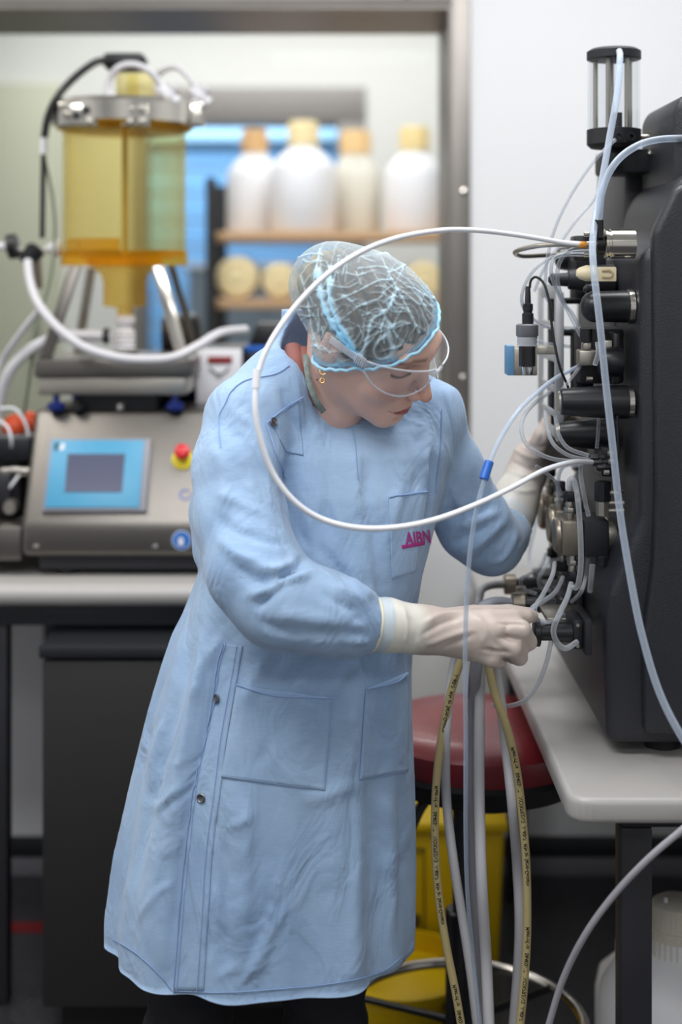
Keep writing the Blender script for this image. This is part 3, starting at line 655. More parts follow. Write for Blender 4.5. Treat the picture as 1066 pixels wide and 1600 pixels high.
# --- helpers for side fittings, axis along -X from the side wall
def fit(name, pxl, pxr, py, Y, prof, m, seg=32, child=ma, sy=0):
    """prof: list of (fraction along left->right, radius px)"""
    xl_ = P(pxl, py, Y).x; xr_ = P(pxr, py, Y).x; z_ = P(0, py, Y).z
    return MB().lathe([(rp*Y/F, (xr_-xl_)*f) for f, rp in prof], (xl_, Y, z_), (1, 0, 0), seg).build(name, m, child)
def bx(name, x0, y0, x1, y1, Y, d, m, child=ma, bev=.003):
    a_ = P(x0, y1, Y); b_ = P(x1, y0, Y)
    return MB().box((a_.x, Y, a_.z), (b_.x, Y+d, b_.z), bev).build(name, m, child)
# 1 polished cylinder (flow valve)
c1 = fit('valve_cylinder', 943, 991, 381, 2.0, [(0, 20), (.04, 23), (.10, 23), (.12, 21.5), (.2, 21.5), (.22, 23), (1, 23)], M['steel_bright'])
fit('collar', 930, 944, 381, 2.0, [(0, 12), (.1, 17), (.9, 17), (1, 12)], M['black'], child=c1)
fit('spigot', 916, 940, 383, 1.995, [(0, 6), (1, 7)], M['steel_satin'], child=c1)
for py in (366, 398): fit('bolt', 913, 932, py, 1.99, [(0, 4), (.4, 4), (.45, 2.5), (1, 2.5)], M['steel_satin'], child=c1)
bx('valve_body', 898, 368, 928, 408, 2.03, .04, M['black'], c1)
fit('ferrule', 904, 917, 382.5, 1.99, [(0, 3), (.2, 5.5), (.8, 5.5), (1, 4)], mat('orange_ferrule', 'd08a35', .4), child=c1)
# 2 cream clip
c2 = bx('hose_clip', 925, 417, 964, 440, 1.985, .018, M['cream'], bev=.002)
fit('clip_nose', 901, 930, 427, 1.994, [(0, 5), (.15, 9), (.5, 12.5), (1, 12.5)], M['cream'], child=c2)
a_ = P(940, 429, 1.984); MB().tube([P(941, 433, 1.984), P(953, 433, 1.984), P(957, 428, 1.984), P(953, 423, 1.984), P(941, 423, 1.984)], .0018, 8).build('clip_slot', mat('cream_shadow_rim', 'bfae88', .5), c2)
# 3 dark manifold pieces behind the top
fit('rear_knob', 868, 906, 404, 2.25, [(0, 9), (.15, 17), (.8, 21), (1, 21)], M['black'])
k1 = fit('slim_cone', 857, 958, 437, 2.16, [(0, 4), (.05, 10), (.12, 9.5), (.3, 11), (.31, 15), (.62, 21), (1, 25)], M['blackm'])
bx('manifold', 900, 385, 948, 420, 2.16, .12, M['blackm'])
bx('manifold_back', 900, 440, 990, 470, 2.2, .06, M['blackm'])
# 4 bulb with steel ring
b4 = fit('bulb_valve', 908, 984, 479, 2.03, [(0, 8), (.04, 15), (.1, 20), (.2, 24), (.32, 25), (.36, 24), (1, 25.5)], M['black'])
fit('steel_ring', 980, 990, 479, 2.03, [(0, 25), (.1, 27), (.9, 27), (1, 25)], M['steel_bright'], child=b4)
fit('cap_knob', 912, 935, 452, 2.05, [(0, 3), (.2, 8), (1, 10)], M['black'], child=b4)
# 5 optical block
o5 = bx('optical_cell', 905, 512, 976, 600, 2.07, .05, M['blackm'], bev=.006)
bx('steel_clamp', 905, 547, 933, 572, 2.045, .03, M['steel_satin'], o5)
bx('steel_insert', 911, 534, 925, 549, 2.045, .02, M['steel_satin'], o5)
fit('window_ring', 936, 972, 565, 2.03, [(0, 18), (.15, 22), (.8, 24), (1, 22)], M['black'], child=o5)
MB().cyl(P(916, 534, 2.05), P(916, 514, 2.05), .009, seg=20).build('upper_nut', M['black'], o5)
bx('small_steel_plate', 944, 532, 957, 547, 2.03, .02, M['steel_satin'], o5, .001)
bx('mounting_arm', 958, 520, 970, 600, 2.03, .05, M['black'], o5)
bx('lower_clamp', 900, 582, 928, 612, 2.10, .03, M['black'], o5)
fit('side_screw', 917, 926, 592, 2.05, [(0, 4), (1, 4)], M['steel_satin'], child=o5)
# 6, 7 cones
c6 = fit('cone_sensor', 875, 980, 628, 2.02, [(0, 17), (.02, 20.5), (.1, 21.5), (.55, 25), (.8, 26.5), (1, 26.5)], M['black'])
fit('steel_ring', 977, 989, 628, 2.02, [(0, 24), (.1, 25), (.9, 25), (1, 23)], M['steel_bright'], child=c6)
fit('cone_end', 872, 877, 628, 2.02, [(0, 15), (1, 18)], M['steel_satin'], child=c6)
c7 = fit('cone_sensor', 872, 962, 678, 2.13, [(0, 14), (.02, 17), (.2, 20), (.6, 24), (1, 25)], M['black'])
fit('cone_end', 868, 873, 676, 2.13, [(0, 11), (1, 15)], M['steel_satin'], child=c7)
# backing rails seen between the parts
bx('valve_rail', 896, 515, 903, 640, 2.18, .03, M['blackm'], bev=.001)
bx('recess_panel', 962, 470, 986, 660, 2.16, .1, M['case'])
# 8 connector cluster
c8 = bx('tube_manifold', 940, 700, 968, 745, 2.06, .06, M['black'])
for px, py in ((920, 715), (926, 722), (932, 730)):
    fit('manifold_nut', px, px+24, py, 2.05, [(0, 5), (.1, 7), (.6, 7), (.65, 5), (1, 5)], M['blackm'], 6, child=c8)
for px, py in ((950, 708), (951, 721), (944, 738)):
    fit('bolt', px, px+8, py, 2.04, [(0, 4), (1, 4)], M['steel_satin'], 6, child=c8)
MB().tube([P(965, 650, 2.0), P(966, 700, 2.0), P(964, 760, 2.0), P(975, 770, 2.0)], .002, 8).build('panel_groove', M['black'], ma)
# 9 pump heads, three in a row going back
def pump(x0, x1, xm, x2, py, hh, Y, bot=True):
    """steel head x0..xm, black motor xm..x2"""
    zc = P(0, py, Y).z; s = Y/F; h = hh*s
    A = P(x0, py, Y).x; B = P(x1, py, Y).x; Mx = P(xm, py, Y).x; C = P(x2, py, Y).x
    m_ = MB(); m_.lathe([(h*.9, 0), (h, .004), (h, B-A)], (A, Y+.012, zc), (1, 0, 0), 40)
    hd = m_.build('pump_head', M['pumpsteel'], ma)
    MB().box((B-.001, Y-.018, zc-h), (Mx, Y+.05, zc+h), .005).build('head_block', M['pumpsteel'], hd)
    MB().box((Mx, Y-.02, zc-h*1.03), (C, Y+.055, zc+h*1.03), .004).build('motor_block', M['blackm'], hd)
    MB().lathe([(h*.95, 0), (h*1.02, .002), (h*1.02, .012), (h*.95, .0145)], (C, Y+.015, zc), (1, 0, 0), 40).build('steel_ring', M['steel_satin'], hd)
    for px, up in (((x1+xm)/2-2, 1), ((x1+xm)/2+2, -1)):
        X = P(px, 0, Y).x
        for k, (r_, l0, l1, mm) in enumerate(((6.5, 0, 16, 'steel_satin'), (8.5, 9, 17, 'steel_satin'), (6, 16, 28, 'steel_satin'), (9, 27, 42, 'black'))):
            MB().lathe([(r_*s*.92, 0), (r_*s, .001), (r_*s, (l1-l0)*s-.001), (r_*s*.92, (l1-l0)*s)], (X, Y, zc+up*(h+l0*s)), (0, 0, up), 6 if k in (1, 3) else 20).build('check_valve' if k < 3 else 'union_nut', M[mm], hd)
    return hd
pump(868, 876, 909, 948, 838, 28, 2.08)
pump(858, 866, 888, 915, 822, 28, 2.20)
pump(844, 852, 872, 895, 800, 29, 2.36)
for px, py0, py1, Y, up in ((942, 806, 782, 2.06, 1), (942, 868, 884, 2.06, -1)):
    v0 = P(px, py0, Y); v1 = P(px, py1, Y); MB().cyl(v0, v1, .010, seg=8, ch=.001).build('motor_port', M['steel_satin'] if up == 1 else M['black'], ma)
MB().cyl(P(942, 783, 2.06), P(942, 752, 2.06), .012, seg=8, ch=.001).build('union_nut', M['black'], ma)
for py in (770, 786, 798): fit('steel_post', 950, 975, py, 2.06, [(0, 4.5), (1, 4.5)], M['steel_satin'])
# 10 inlet valves low on the side
def inlet(xk, xk1, xb, xe, py, hh, Y, knobm, nut=True):
    s = Y/F; zc = P(0, py, Y).z; h = hh*s
    X0 = P(xk, 0, Y).x; X1 = P(xk1, 0, Y).x; XB = P(xb, 0, Y).x; XE = P(xe, 0, Y).x
    hd = MB().box((XB, Y-.016, zc-h), (XE, Y+.05, zc+h), .004).build('inlet_valve', M['blackm'], ma)
    MB().box((XE, Y-.028, zc-h*1.25), (XE+.010, Y+.065, zc+h*1.2), .002).build('mount_flange', M['blackm'], hd)
    MB().lathe([(h*.85, 0), (h*.95, .001), (h*.95, X1-X0-.001), (h*.85, X1-X0)], (X0, Y, zc), (1, 0, 0), 12 if nut else 32).build('end_nut', M[knobm], hd)
    MB().lathe([(h*.55, 0), (h*.55, (XB-X1)*.4), (h*.7, (XB-X1)*.42), (h*.7, XB-X1)], (X1, Y, zc), (1, 0, 0), 28).build('barrel', M['black'], hd)
    for dz in (-.7, .7): MB().lathe([(.0025, 0), (.0025, .004)], (XB+.006, Y-.016, zc+h*dz), (0, -1, 0), 12).build('screw', M['steel_satin'], hd)
    return hd
iv = inlet(834, 844, 893, 909, 988, 23, 2.02, 'black', False)
inlet(800, 820, 868, 896, 944, 19, 2.17, 'pumpsteel')
inlet(788, 806, 838, 872, 913, 17, 2.36, 'pumpsteel')
inlet(806, 822, 850, 880, 928, 13, 2.28, 'pumpsteel')
MB().box((P(850, 0, 2.1).x, 2.07, P(0, 965, 2.1).z), (P(918, 0, 2.1).x, 2.16, P(0, 958, 2.1).z), .002).build('valve_shelf', M['steel_satin'], ma)
# --- perforated bracket plate parallel to the side
bp = MB(); X = .330; ya, yb = 2.145, 2.372
zt_ = P(0, 452, 2.2).z; zl_ = P(0, 690, ya).z
zf_ = P(0, 660, yb).z
bp.box((X-.0015, ya, zl_), (X+.0015, ya+.045, zt_), .001)
bp.box((X-.0015, yb-.045, zf_), (X+.0015, yb, zt_+.002), .001)
for py, hgt in ((455, 22), (507, 12), (556, 12), (602, 12), (640, 10), (668, 16)):
    z1_ = P(0, py-hgt/2, 2.26).z; z0_ = P(0, py+hgt/2, 2.26).z; bp.box((X-.0015, ya+.04, z0_), (X+.0015, yb-.04, z1_), .001)
bp.box((X-.006, ya-.003, zl_), (X+.006, ya, zt_-.004), .001)
pl = bp.build('bracket_plate', mat('bracket_aluminium', 'c0c3c6', .42, .5), ma)
for py in (470, 520, 640):
    z_ = P(0, py, 2.2).z; MB().cyl((X, 2.2, z_), (.42, 2.2, z_), .005, seg=14).build('stand_off', M['blackm'], pl)
MB().box((X+.004, 2.26, P(0, 660, 2.3).z), (X+.016, 2.30, P(0, 460, 2.3).z), .002).build('dark_rail', M['blackm'], pl)
# --- probe held on the bracket
pb = bx('probe_block', 803, 543, 840, 587, 2.07, .045, M['steel_satin'], bev=.002)
a_ = P(796, 588, 2.085); b_ = P(803, 540, 2.085)
MB().box((a_.x-.004, 2.072, a_.z+.002), (b_.x, 2.113, b_.z), .001).build('blue_cover', mat('blue_cover', '5b8fb8', .4), pb)
q = P(824, 0, 2.068)
def vl(name, prof, px, Y, m, par, seg=28):
    return MB().lathe([(r_*Y/F, P(0, py_, Y).z) for py_, r_ in prof], (P(px, 0, Y).x, Y, 0), (0, 0, 1), seg).build(name, m, par)
vl('probe_body', [(572, 13), (541, 13)], 824, 2.062, M['black'], pb)
vl('probe_tip', [(585, 8), (573, 10)], 824, 2.062, M['steel_bright'], pb)
vl('clear_thread', [(540, 16), (537, 15), (534, 16), (531, 15), (528, 16), (525, 15)], 824, 2.085, mat('clear_thread', 'a9adb4', .25), pb)
vl('grey_nut', [(526, 16), (524, 17.5), (508, 17.5), (506, 15)], 824, 2.085, mat('grey_nut', '6a6d72', .45), pb, 24)
vl('cable_plug', [(508, 9), (490, 9), (489, 7), (486, 7), (485, 8), (475, 8), (474, 5), (450, 4), (447, 3)], 825, 2.085, M['blackm'], pb)
bx('probe_clip', 838, 541, 869, 554, 2.085, .05, M['steel_satin'], pb, .001)
# ================================================================ stool
sx, sy, sz = .235, 2.37, .652
st = thing('lab_stool', 'round burgundy vinyl stool with black base beside the bench', 'stool', (sx-.02, sy, 0))
m_ = MB(); m_.lathe([(.10, -.055), (.178, -.05), (.186, -.03), (.184, -.008), (.170, .002), (.10, .004), (.0, .002)], (sx, sy, sz), (0, 0, 1), 56, caps=False); m_.build('seat', M['red'], st)
m_ = MB(); m_.lathe([(.02, -.115), (.10, -.112), (.165, -.085), (.186, -.052), (.18, -.045), (.0, -.045)], (sx, sy, sz), (0, 0, 1), 56, caps=False); m_.build('seat_pan', M['rubber'], st)
cxs = sx-.035
MB().cyl((cxs, sy, .30), (cxs, sy, sz-.10), .014, seg=24).build('gas_piston', M['darkmetal'], st)
MB().cyl((cxs, sy, .09), (cxs, sy, .345), .026, seg=28, ch=.003).build('column', M['black'], st)
MB().tube([(cxs, sy, sz-.10), (cxs-.06, sy-.02, sz-.12), (cxs-.10, sy-.04, sz-.19), (cxs-.105, sy-.04, sz-.21)], lambda s: .006+.008*s, 12).build('height_lever', M['black'], st)
fr = MB().tube([(cxs+.205*math.cos(a), sy+.205*math.sin(a), .155) for a in np.linspace(0, 2*PI, 33)[:-1]], .009, 12, 3, closed=True).build('foot_ring', M['steel_bright'], st)
for k in range(3):
    a = .6+k*2*PI/3; MB().cyl((cxs, sy, .155), (cxs+.205*math.cos(a), sy+.205*math.sin(a), .155), .006, seg=12).build('spoke', M['black'], fr)
for k in range(5):
    a = .3+k*2*PI/5; e_ = Vector((cxs+.24*math.cos(a), sy+.24*math.sin(a), .055))
    lg = MB().tube([(cxs, sy, .09), Vector((cxs, sy, .085)).lerp(e_, .6), e_+Vector((0, 0, .008))], .016, 12).build('star_leg', M['black'], st)
    w_ = MB(); w_.lathe([(.018, -.016), (.025, -.012), (.025, .012), (.018, .016)], (e_.x, e_.y, .025), (-math.sin(a), math.cos(a), 0), 20); w_.cyl((e_.x, e_.y, .03), e_, .007); w_.build('caster', M['rubber'], lg)
# ================================================================ yellow bin and tub
by = 2.86; x0 = P(560, 0, by).x; x1 = P(790, 0, by).x; zt_ = P(0, 1284, by).z
yb_ = thing('waste_bin', 'yellow rectangular clinical waste bin on the floor behind the stool', 'bin', ((x0+x1)/2, by+.12, 0))
m_ = MB(); b_ = bmesh.new()
lo = [(x0+.012, by+.01), (x1-.012, by+.01), (x1-.012, by+.23), (x0+.012, by+.23)]; hi = [(x0, by), (x1, by), (x1, by+.24), (x0, by+.24)]
va = [b_.verts.new((x, y, 0)) for x, y in lo]; vb = [b_.verts.new((x, y, zt_-.02)) for x, y in hi]
b_.faces.new(va[::-1]); b_.faces.new(vb)
for i in range(4): b_.faces.new((va[i], va[(i+1) % 4], vb[(i+1) % 4], vb[i]))
bmesh.ops.bevel(b_, geom=b_.edges[:], offset=.01, segments=3, profile=.5, affect='EDGES'); m_._merge(b_)
m_.build('body', M['yellow'], yb_)
MB().box((x0-.006, by-.006, zt_-.022), (x1+.006, by+.246, zt_), .006).build('lid', M['yellow'], yb_)
# printed label outline
def binmark(x0_, y0_, x1_, y1_, t_=.0012, name='printed_frame'):
    m_ = MB(); A = P(x0_, y1_, by-.001); B = P(x1_, y0_, by-.001); y_ = by+.0005
    for lo_, hi_ in (((A.x, A.z), (B.x, A.z+t_)), ((A.x, B.z-t_), (B.x, B.z)), ((A.x, A.z), (A.x+t_, B.z)), ((B.x-t_, A.z), (B.x, B.z))):
        m_.box((lo_[0], y_-.003, lo_[1]), (hi_[0], y_+.006, hi_[1]))
    m_.build(name, M['ink'], yb_, smooth=False)
binmark(600, 1326, 664, 1506); binmark(632, 1464, 654, 1496, .001)
m_ = MB()
for k in range(5): 
    q = P(642+3.2*k, 1432, by-.001); m_.box((q.x, by-.002, P(0, 1447, by).z), (q.x+.0025, by+.005, P(0, 1431, by).z))
for k in range(5):
    q = P(638, 1484+3*k*.8, by); m_.box((P(637, 0, by).x, by-.002, q.z), (P(652-2*(k % 3), 0, by).x, by+.005, q.z+.0012))
m_.build('printed_marks', M['ink'], yb_, smooth=False)
tb = thing('yellow_tub', 'low round yellow tub on the floor beside the gown hem', 'tub', (P(628, 0, 2.66).x, 2.72, 0))
c_ = Vector((P(628, 0, 2.66).x, 2.72, 0))
MB().lathe([(.12, 0), (.135, .01), (.137, .02), (.132, .024), (.138, .028), (.140, .060), (.136, .064), (.143, .068), (.144, .085), (.13, .088), (.13, .02), (.0, .018)], c_, (0, 0, 1), 56, caps=False).build('bowl', M['yellow'], tb)
MB().lathe([(.129, .03), (.129, .05), (.05, .075), (0, .078)], c_, (0, 0, 1), 40, caps=False).build('bag_lining', M['yellow'], tb)
# ================================================================ drum and jerrycan under the bench
dy = 2.275
d_ = thing('plastic_drum', 'white plastic drum with ribbed screw cap under the bench', 'drum', (P(1058, 0, dy).x, dy, 0))
def dz(py): return P(0, py, dy).z
s_ = dy/F; cxd = P(1058, 0, dy).x
MB().lathe([(.11, 0), (.125, .01), (.125, dz(1580)), (.120, dz(1545)), (.10, dz(1512)), (.060, dz(1490)), (.045, dz(1482)), (.045, dz(1460))], (cxd, dy, 0), (0, 0, 1), 48).build('body', M['milky'], d_)
cp = MB(); cp.lathe([(42*s_, dz(1492)), (43*s_, dz(1488)), (43*s_, dz(1446)), (39*s_, dz(1444)), (38*s_, dz(1410)), (30*s_, dz(1405))], (cxd, dy, 0), (0, 0, 1), 48)
for k in range(30):
    a = 2*PI*k/30; cp.box((-.0015, -.003, dz(1488)), (.0015, .003, dz(1448)), 0, 1, Matrix.Translation((cxd, dy, 0)) @ Matrix.Rotation(a, 4, 'Z') @ Matrix.Translation((0, 43.5*s_, 0)))
    cp.box((-.0012, -.002, dz(1442)), (.0012, .002, dz(1412)), 0, 1, Matrix.Translation((cxd, dy, 0)) @ Matrix.Rotation(a, 4, 'Z') @ Matrix.Translation((0, 38.8*s_, 0)))
cp.build('screw_cap', mat('aged_white_cap', 'd8d2c4', .5), d_)
MB().lathe([(.003, 0), (.003, .008)], (cxd-.02, dy-.01, dz(1405)-.001), (0, 0, 1), 10).build('vent_nipple', M['milky'], d_)
jy = 2.56; jx = P(985, 0, jy).x
j_ = thing('jerrycan', 'white rounded jerrycan half hidden behind the dark bench leg', 'jerrycan', (jx, jy, 0))
def jz(py): return P(0, py, jy).z
MB().lathe([(.055, 0), (.062, .008), (.062, jz(1545)), (.055, jz(1515)), (.035, jz(1498)), (.02, jz(1492)), (.02, jz(1480))], (jx, jy, 0), (0, 0, 1), 40).build('body', M['milky'], j_)
MB().lathe([(.024, jz(1490)), (.025, jz(1488)), (.025, jz(1472)), (.020, jz(1470))], (jx, jy, 0), (0, 0, 1), 28).build('screw_cap', M['milky'], j_)
# ================================================================ the person
def nets(f, xs, ys, zs):
    """surface nets of the scalar field f on a rectilinear grid"""
    X, Y, Z_ = np.meshgrid(xs, ys, zs, indexing='ij', sparse=True)
    v = f(X, Y, Z_)
    s = v < 0
    nx, ny, nz = v.shape
    c = s[:-1, :-1, :-1].astype(np.int8)
    for a in (0, 1):
        for b_ in (0, 1):
            for d in (0, 1):
                if a+b_+d: c = c+s[a:nx-1+a, b_:ny-1+b_, d:nz-1+d]
    act = (c > 0) & (c < 8)
    I, J, K = np.nonzero(act); n = len(I)
    idx = -np.ones(act.shape, np.int64); idx[I, J, K] = np.arange(n)
    acc = np.zeros((n, 3)); cnt = np.zeros(n)
    co = [(a, b_, d) for a in (0, 1) for b_ in (0, 1) for d in (0, 1)]
    for p in co:
        for ax in range(3):
            if p[ax] == 0:
                q = list(p); q[ax] = 1
                va = v[I+p[0], J+p[1], K+p[2]]; vb = v[I+q[0], J+q[1], K+q[2]]
                m = (va < 0) != (vb < 0)
                t = np.where(m, va/np.where(m, va-vb, 1), 0)
                pa = np.stack([xs[I+p[0]], ys[J+p[1]], zs[K+p[2]]], 1); pb = np.stack([xs[I+q[0]], ys[J+q[1]], zs[K+q[2]]], 1)
                acc += np.where(m[:, None], pa+(pb-pa)*t[:, None], 0); cnt += m
    V = acc/cnt[:, None]
    Q = []
    def quads(ax):
        sl0 = [slice(None)]*3; sl1 = [slice(None)]*3
        sl0[ax] = slice(0, -1); sl1[ax] = slice(1, None)
        e = s[tuple(sl0)] != s[tuple(sl1)]
        o = [i for i in range(3) if i != ax]
        i_, j_, k_ = np.nonzero(e); ijk = [i_, j_, k_]
        ok = (ijk[o[0]] > 0) & (ijk[o[1]] > 0) & (ijk[o[0]] < act.shape[o[0]]) & (ijk[o[1]] < act.shape[o[1]])
        ijk = [a[ok] for a in ijk]
        flip = s[tuple(ijk)]
        def g(da, db):
            t = [a.copy() for a in ijk]; t[o[0]] -= da; t[o[1]] -= db; return idx[tuple(t)]
        q = np.stack([g(1, 1), g(0, 1), g(0, 0), g(1, 0)], 1)
        if ax == 1: flip = ~flip
        q[~flip] = q[~flip][:, ::-1]; return q
    Q = np.concatenate([quads(a) for a in range(3)])
    return V, Q
def smin(a, b_, k):
    h = np.clip(.5+.5*(b_-a)/k, 0, 1); return b_+(a-b_)*h-k*h*(1-h)
def smax(a, b_, k): return -smin(-a, -b_, k)
def cap(X, Y, Z_, a, b_, ra, rb=None):
    rb = ra if rb is None else rb
    a = np.array(a, float); b_ = np.array(b_, float); d = b_-a; L2 = max((d*d).sum(), 1e-12)
    t = np.clip(((X-a[0])*d[0]+(Y-a[1])*d[1]+(Z_-a[2])*d[2])/L2, 0, 1)
    return np.sqrt((X-a[0]-t*d[0])**2+(Y-a[1]-t*d[1])**2+(Z_-a[2]-t*d[2])**2)-(ra+(rb-ra)*t)
def ell(X, Y, Z_, c, r):
    x = (X-c[0])/r[0]; y = (Y-c[1])/r[1]; z = (Z_-c[2])/r[2]
    k0 = np.sqrt(x*x+y*y+z*z); k1 = np.sqrt((x/r[0])**2+(y/r[1])**2+(z/r[2])**2)+1e-9
    return k0*(k0-1)/k1
def chain(X, Y, Z_, pts, k=.02):
    f = None
    for (a, ra), (b_, rb) in zip(pts[:-1], pts[1:]):
        g = cap(X, Y, Z_, a, b_, ra, rb); f = g if f is None else smin(f, g, k)
    return f
def topx(V): return 533+V[:, 0]*F/V[:, 1], 430-(V[:, 2]-EYE)*F/V[:, 1]
def normals(V, Q):
    n = np.zeros_like(V); fn = np.cross(V[Q[:, 2]]-V[Q[:, 0]], V[Q[:, 3]]-V[Q[:, 1]])
    for k in range(4): np.add.at(n, Q[:, k], fn)
    return n/(np.linalg.norm(n, axis=1)[:, None]+1e-12)
def relax(V, Q, it=2, w=.5):
    e = np.concatenate([Q[:, [0, 1]], Q[:, [1, 2]], Q[:, [2, 3]], Q[:, [3, 0]]])
    for _ in range(it):
        a = np.zeros_like(V); c = np.zeros(len(V))
        for i, j in ((0, 1), (1, 0)):
            np.add.at(a, e[:, i], V[e[:, j]]); np.add.at(c, e[:, i], 1)
        V = V*(1-w)+w*a/np.maximum(c, 1)[:, None]
    return V
def pdist(px, py, pts):
    best = np.full(px.shape, 1e9)
    P2 = [(p.x, p.y) for p in spline([(a, b_, 0) for a, b_ in pts], 5)]; n = len(P2)-1; tt = np.zeros(px.shape)
    for i in range(n):
        (x0, y0), (x1, y1) = P2[i], P2[i+1]; dx, dy = x1-x0, y1-y0; L = dx*dx+dy*dy+1e-9
        t = np.clip(((px-x0)*dx+(py-y0)*dy)/L, 0, 1); d = np.hypot(px-x0-t*dx, py-y0-t*dy)
        m = d < best; best = np.where(m, d, best); tt = np.where(m, (i+t)/n, tt)
    return best, tt
def folds(V, N_, L, ymax=None):
    px, py = topx(V); D = np.zeros(len(V)); face = np.clip((-N_[:, 1]+.15)*2.2, 0, 1)
    for pts, w, h in L:
        d, t = pdist(px, py, pts); D += h*np.exp(-(d/w)**2)*np.clip(np.sin(PI*np.clip(t, .04, .96))*1.6, 0, 1)*face
    return V+N_*D[:, None]
def mesh_from(name, V, Q, m, parent, cols=None, sub=0, solid=0):
    V = np.asarray(V)-np.array(parent['_off'] if parent is not None else (0, 0, 0))
    me = bpy.data.meshes.new(name); me.from_pydata(V.tolist(), [], Q.tolist()); me.update()
    me.shade_smooth() if hasattr(me, 'shade_smooth') else None
    me.materials.append(m)
    if cols is not None:
        ca = me.color_attributes.new('Col', 'FLOAT_COLOR', 'POINT')
        c4 = np.ones((len(V), 4), np.float32); c4[:, :3] = cols; ca.data.foreach_set('color', c4.ravel())
    o = bpy.data.objects.new(name, me); COL.objects.link(o); o.parent = parent
    if parent is not None: o['_off'] = parent['_off']
    if solid: s_ = o.modifiers.new('thickness', 'SOLIDIFY'); s_.thickness = solid; s_.offset = -1
    if sub: s_ = o.modifiers.new('smooth', 'SUBSURF'); s_.levels = sub; s_.render_levels = sub
    return o
def L3(h): return np.array(lin(h)[:3])
# ---- head frame (l: her left, f: face forward, u: up)
ha, hp, hr, hs = 1.14, .58, .37, 1.045
_h = np.array([math.sin(ha), -math.cos(ha), 0]); _z = np.array([0, 0, 1.])
hf = _h*math.cos(hp)-_z*math.sin(hp); hu = _h*math.sin(hp)+_z*math.cos(hp); hl = np.cross(hu, hf)
hl, hu = hl*math.cos(hr)+hu*math.sin(hr), hu*math.cos(hr)-hl*math.sin(hr)
HO = np.array([.0415, 1.97, EYE-.0715])
def HW(l, f, u): return HO+hs*(hl*l+hf*f+hu*u)
def HLoc(X, Y, Z_):
    x, y, z = X-HO[0], Y-HO[1], Z_-HO[2]
    return tuple((x*a[0]+y*a[1]+z*a[2])/hs for a in (hl, hf, hu))
def headf(X, Y, Z_):
    a, b_, c = HLoc(X, Y, Z_); A = np.abs(a)
    d = ell(a, b_, c, (0, -.008, .018), (.069, .090, .070))
    d = smin(d, ell(a, b_, c, (0, .026, -.018), (.060, .062, .082)), .025)
    d = smin(d, ell(a, b_, c, (0, .034, -.066), (.046, .046, .042)), .02)
    d = smin(d, cap(A, b_, c, (.052, -.008, -.052), (.017, .070, -.097), .016, .013), .03)
    d = smin(d, ell(a, b_, c, (0, .073, -.099), (.018, .016, .014)), .018)
    d = smin(d, ell(A, b_, c, (.034, .058, -.036), (.027, .026, .026)), .02)
    d = smin(d, cap(A, b_, c, (.0, .084, .018), (.036, .074, .019), .011, .010), .016)
    d = smax(d, -ell(A, b_, c, (.033, .096, -.002), (.019, .017, .0105)), .012)
    d = smin(d, ell(A, b_, c, (.0315, .0705, -.003), (.0150, .0135, .0115)), .004)
    # nose
    d = smin(d, cap(a, b_, c, (0, .083, .006), (0, .109, -.037), .0065, .0082), .010)
    d = smin(d, ell(a, b_, c, (0, .1095, -.0395), (.0088, .0085, .0078)), .004)
    d = smin(d, ell(A, b_, c, (.0115, .098, -.0425), (.0065, .0085, .0068)), .005)
    d = smax(d, -cap(A, b_, c, (.0058, .105, -.0485), (.0065, .100, -.044), .0028), .002)
    # muzzle and lips
    d = smin(d, ell(a, b_, c, (0, .074, -.071), (.027, .020, .024)), .014)
    d = smin(d, cap(A, b_, c, (0, .0925, -.0695), (.024, .0835, -.0745), .0056, .0030), .004)
    d = smin(d, cap(A, b_, c, (0, .0900, -.0800), (.022, .0830, -.0770), .0070, .0034), .004)
    d = smax(d, -cap(A, b_, c, (0, .0985, -.0745), (.028, .0815, -.0750), .0015, .0012), .0025)
    d = smax(d, -cap(A, b_, c, (0, .0960, -.0900), (.010, .0900, -.0900), .0045), .008)
    # ear
    e = ell(A, b_, c, (.0685, -.012, -.012), (.006, .016, .029)); e = smin(e, ell(A, b_, c, (.067, -.006, -.038), (.005, .008, .010)), .006)
    e = smax(e, -ell(A, b_, c, (.0750, -.008, -.008), (.004, .008, .016)), .004)
    return smin(d, e, .006)*hs
NB = np.array(P(524, 650, 2.055)); 
def neckf(X, Y, Z_):
    top = HW(0, -.030, -.035); n = cap(X, Y, Z_, NB, top, .046, .053)
    # sterno muscles give the neck a soft ridge
    return smin(n, cap(X, Y, Z_, HW(-.045, -.015, -.045), P(540, 640, 2.01), .014, .010), .03)
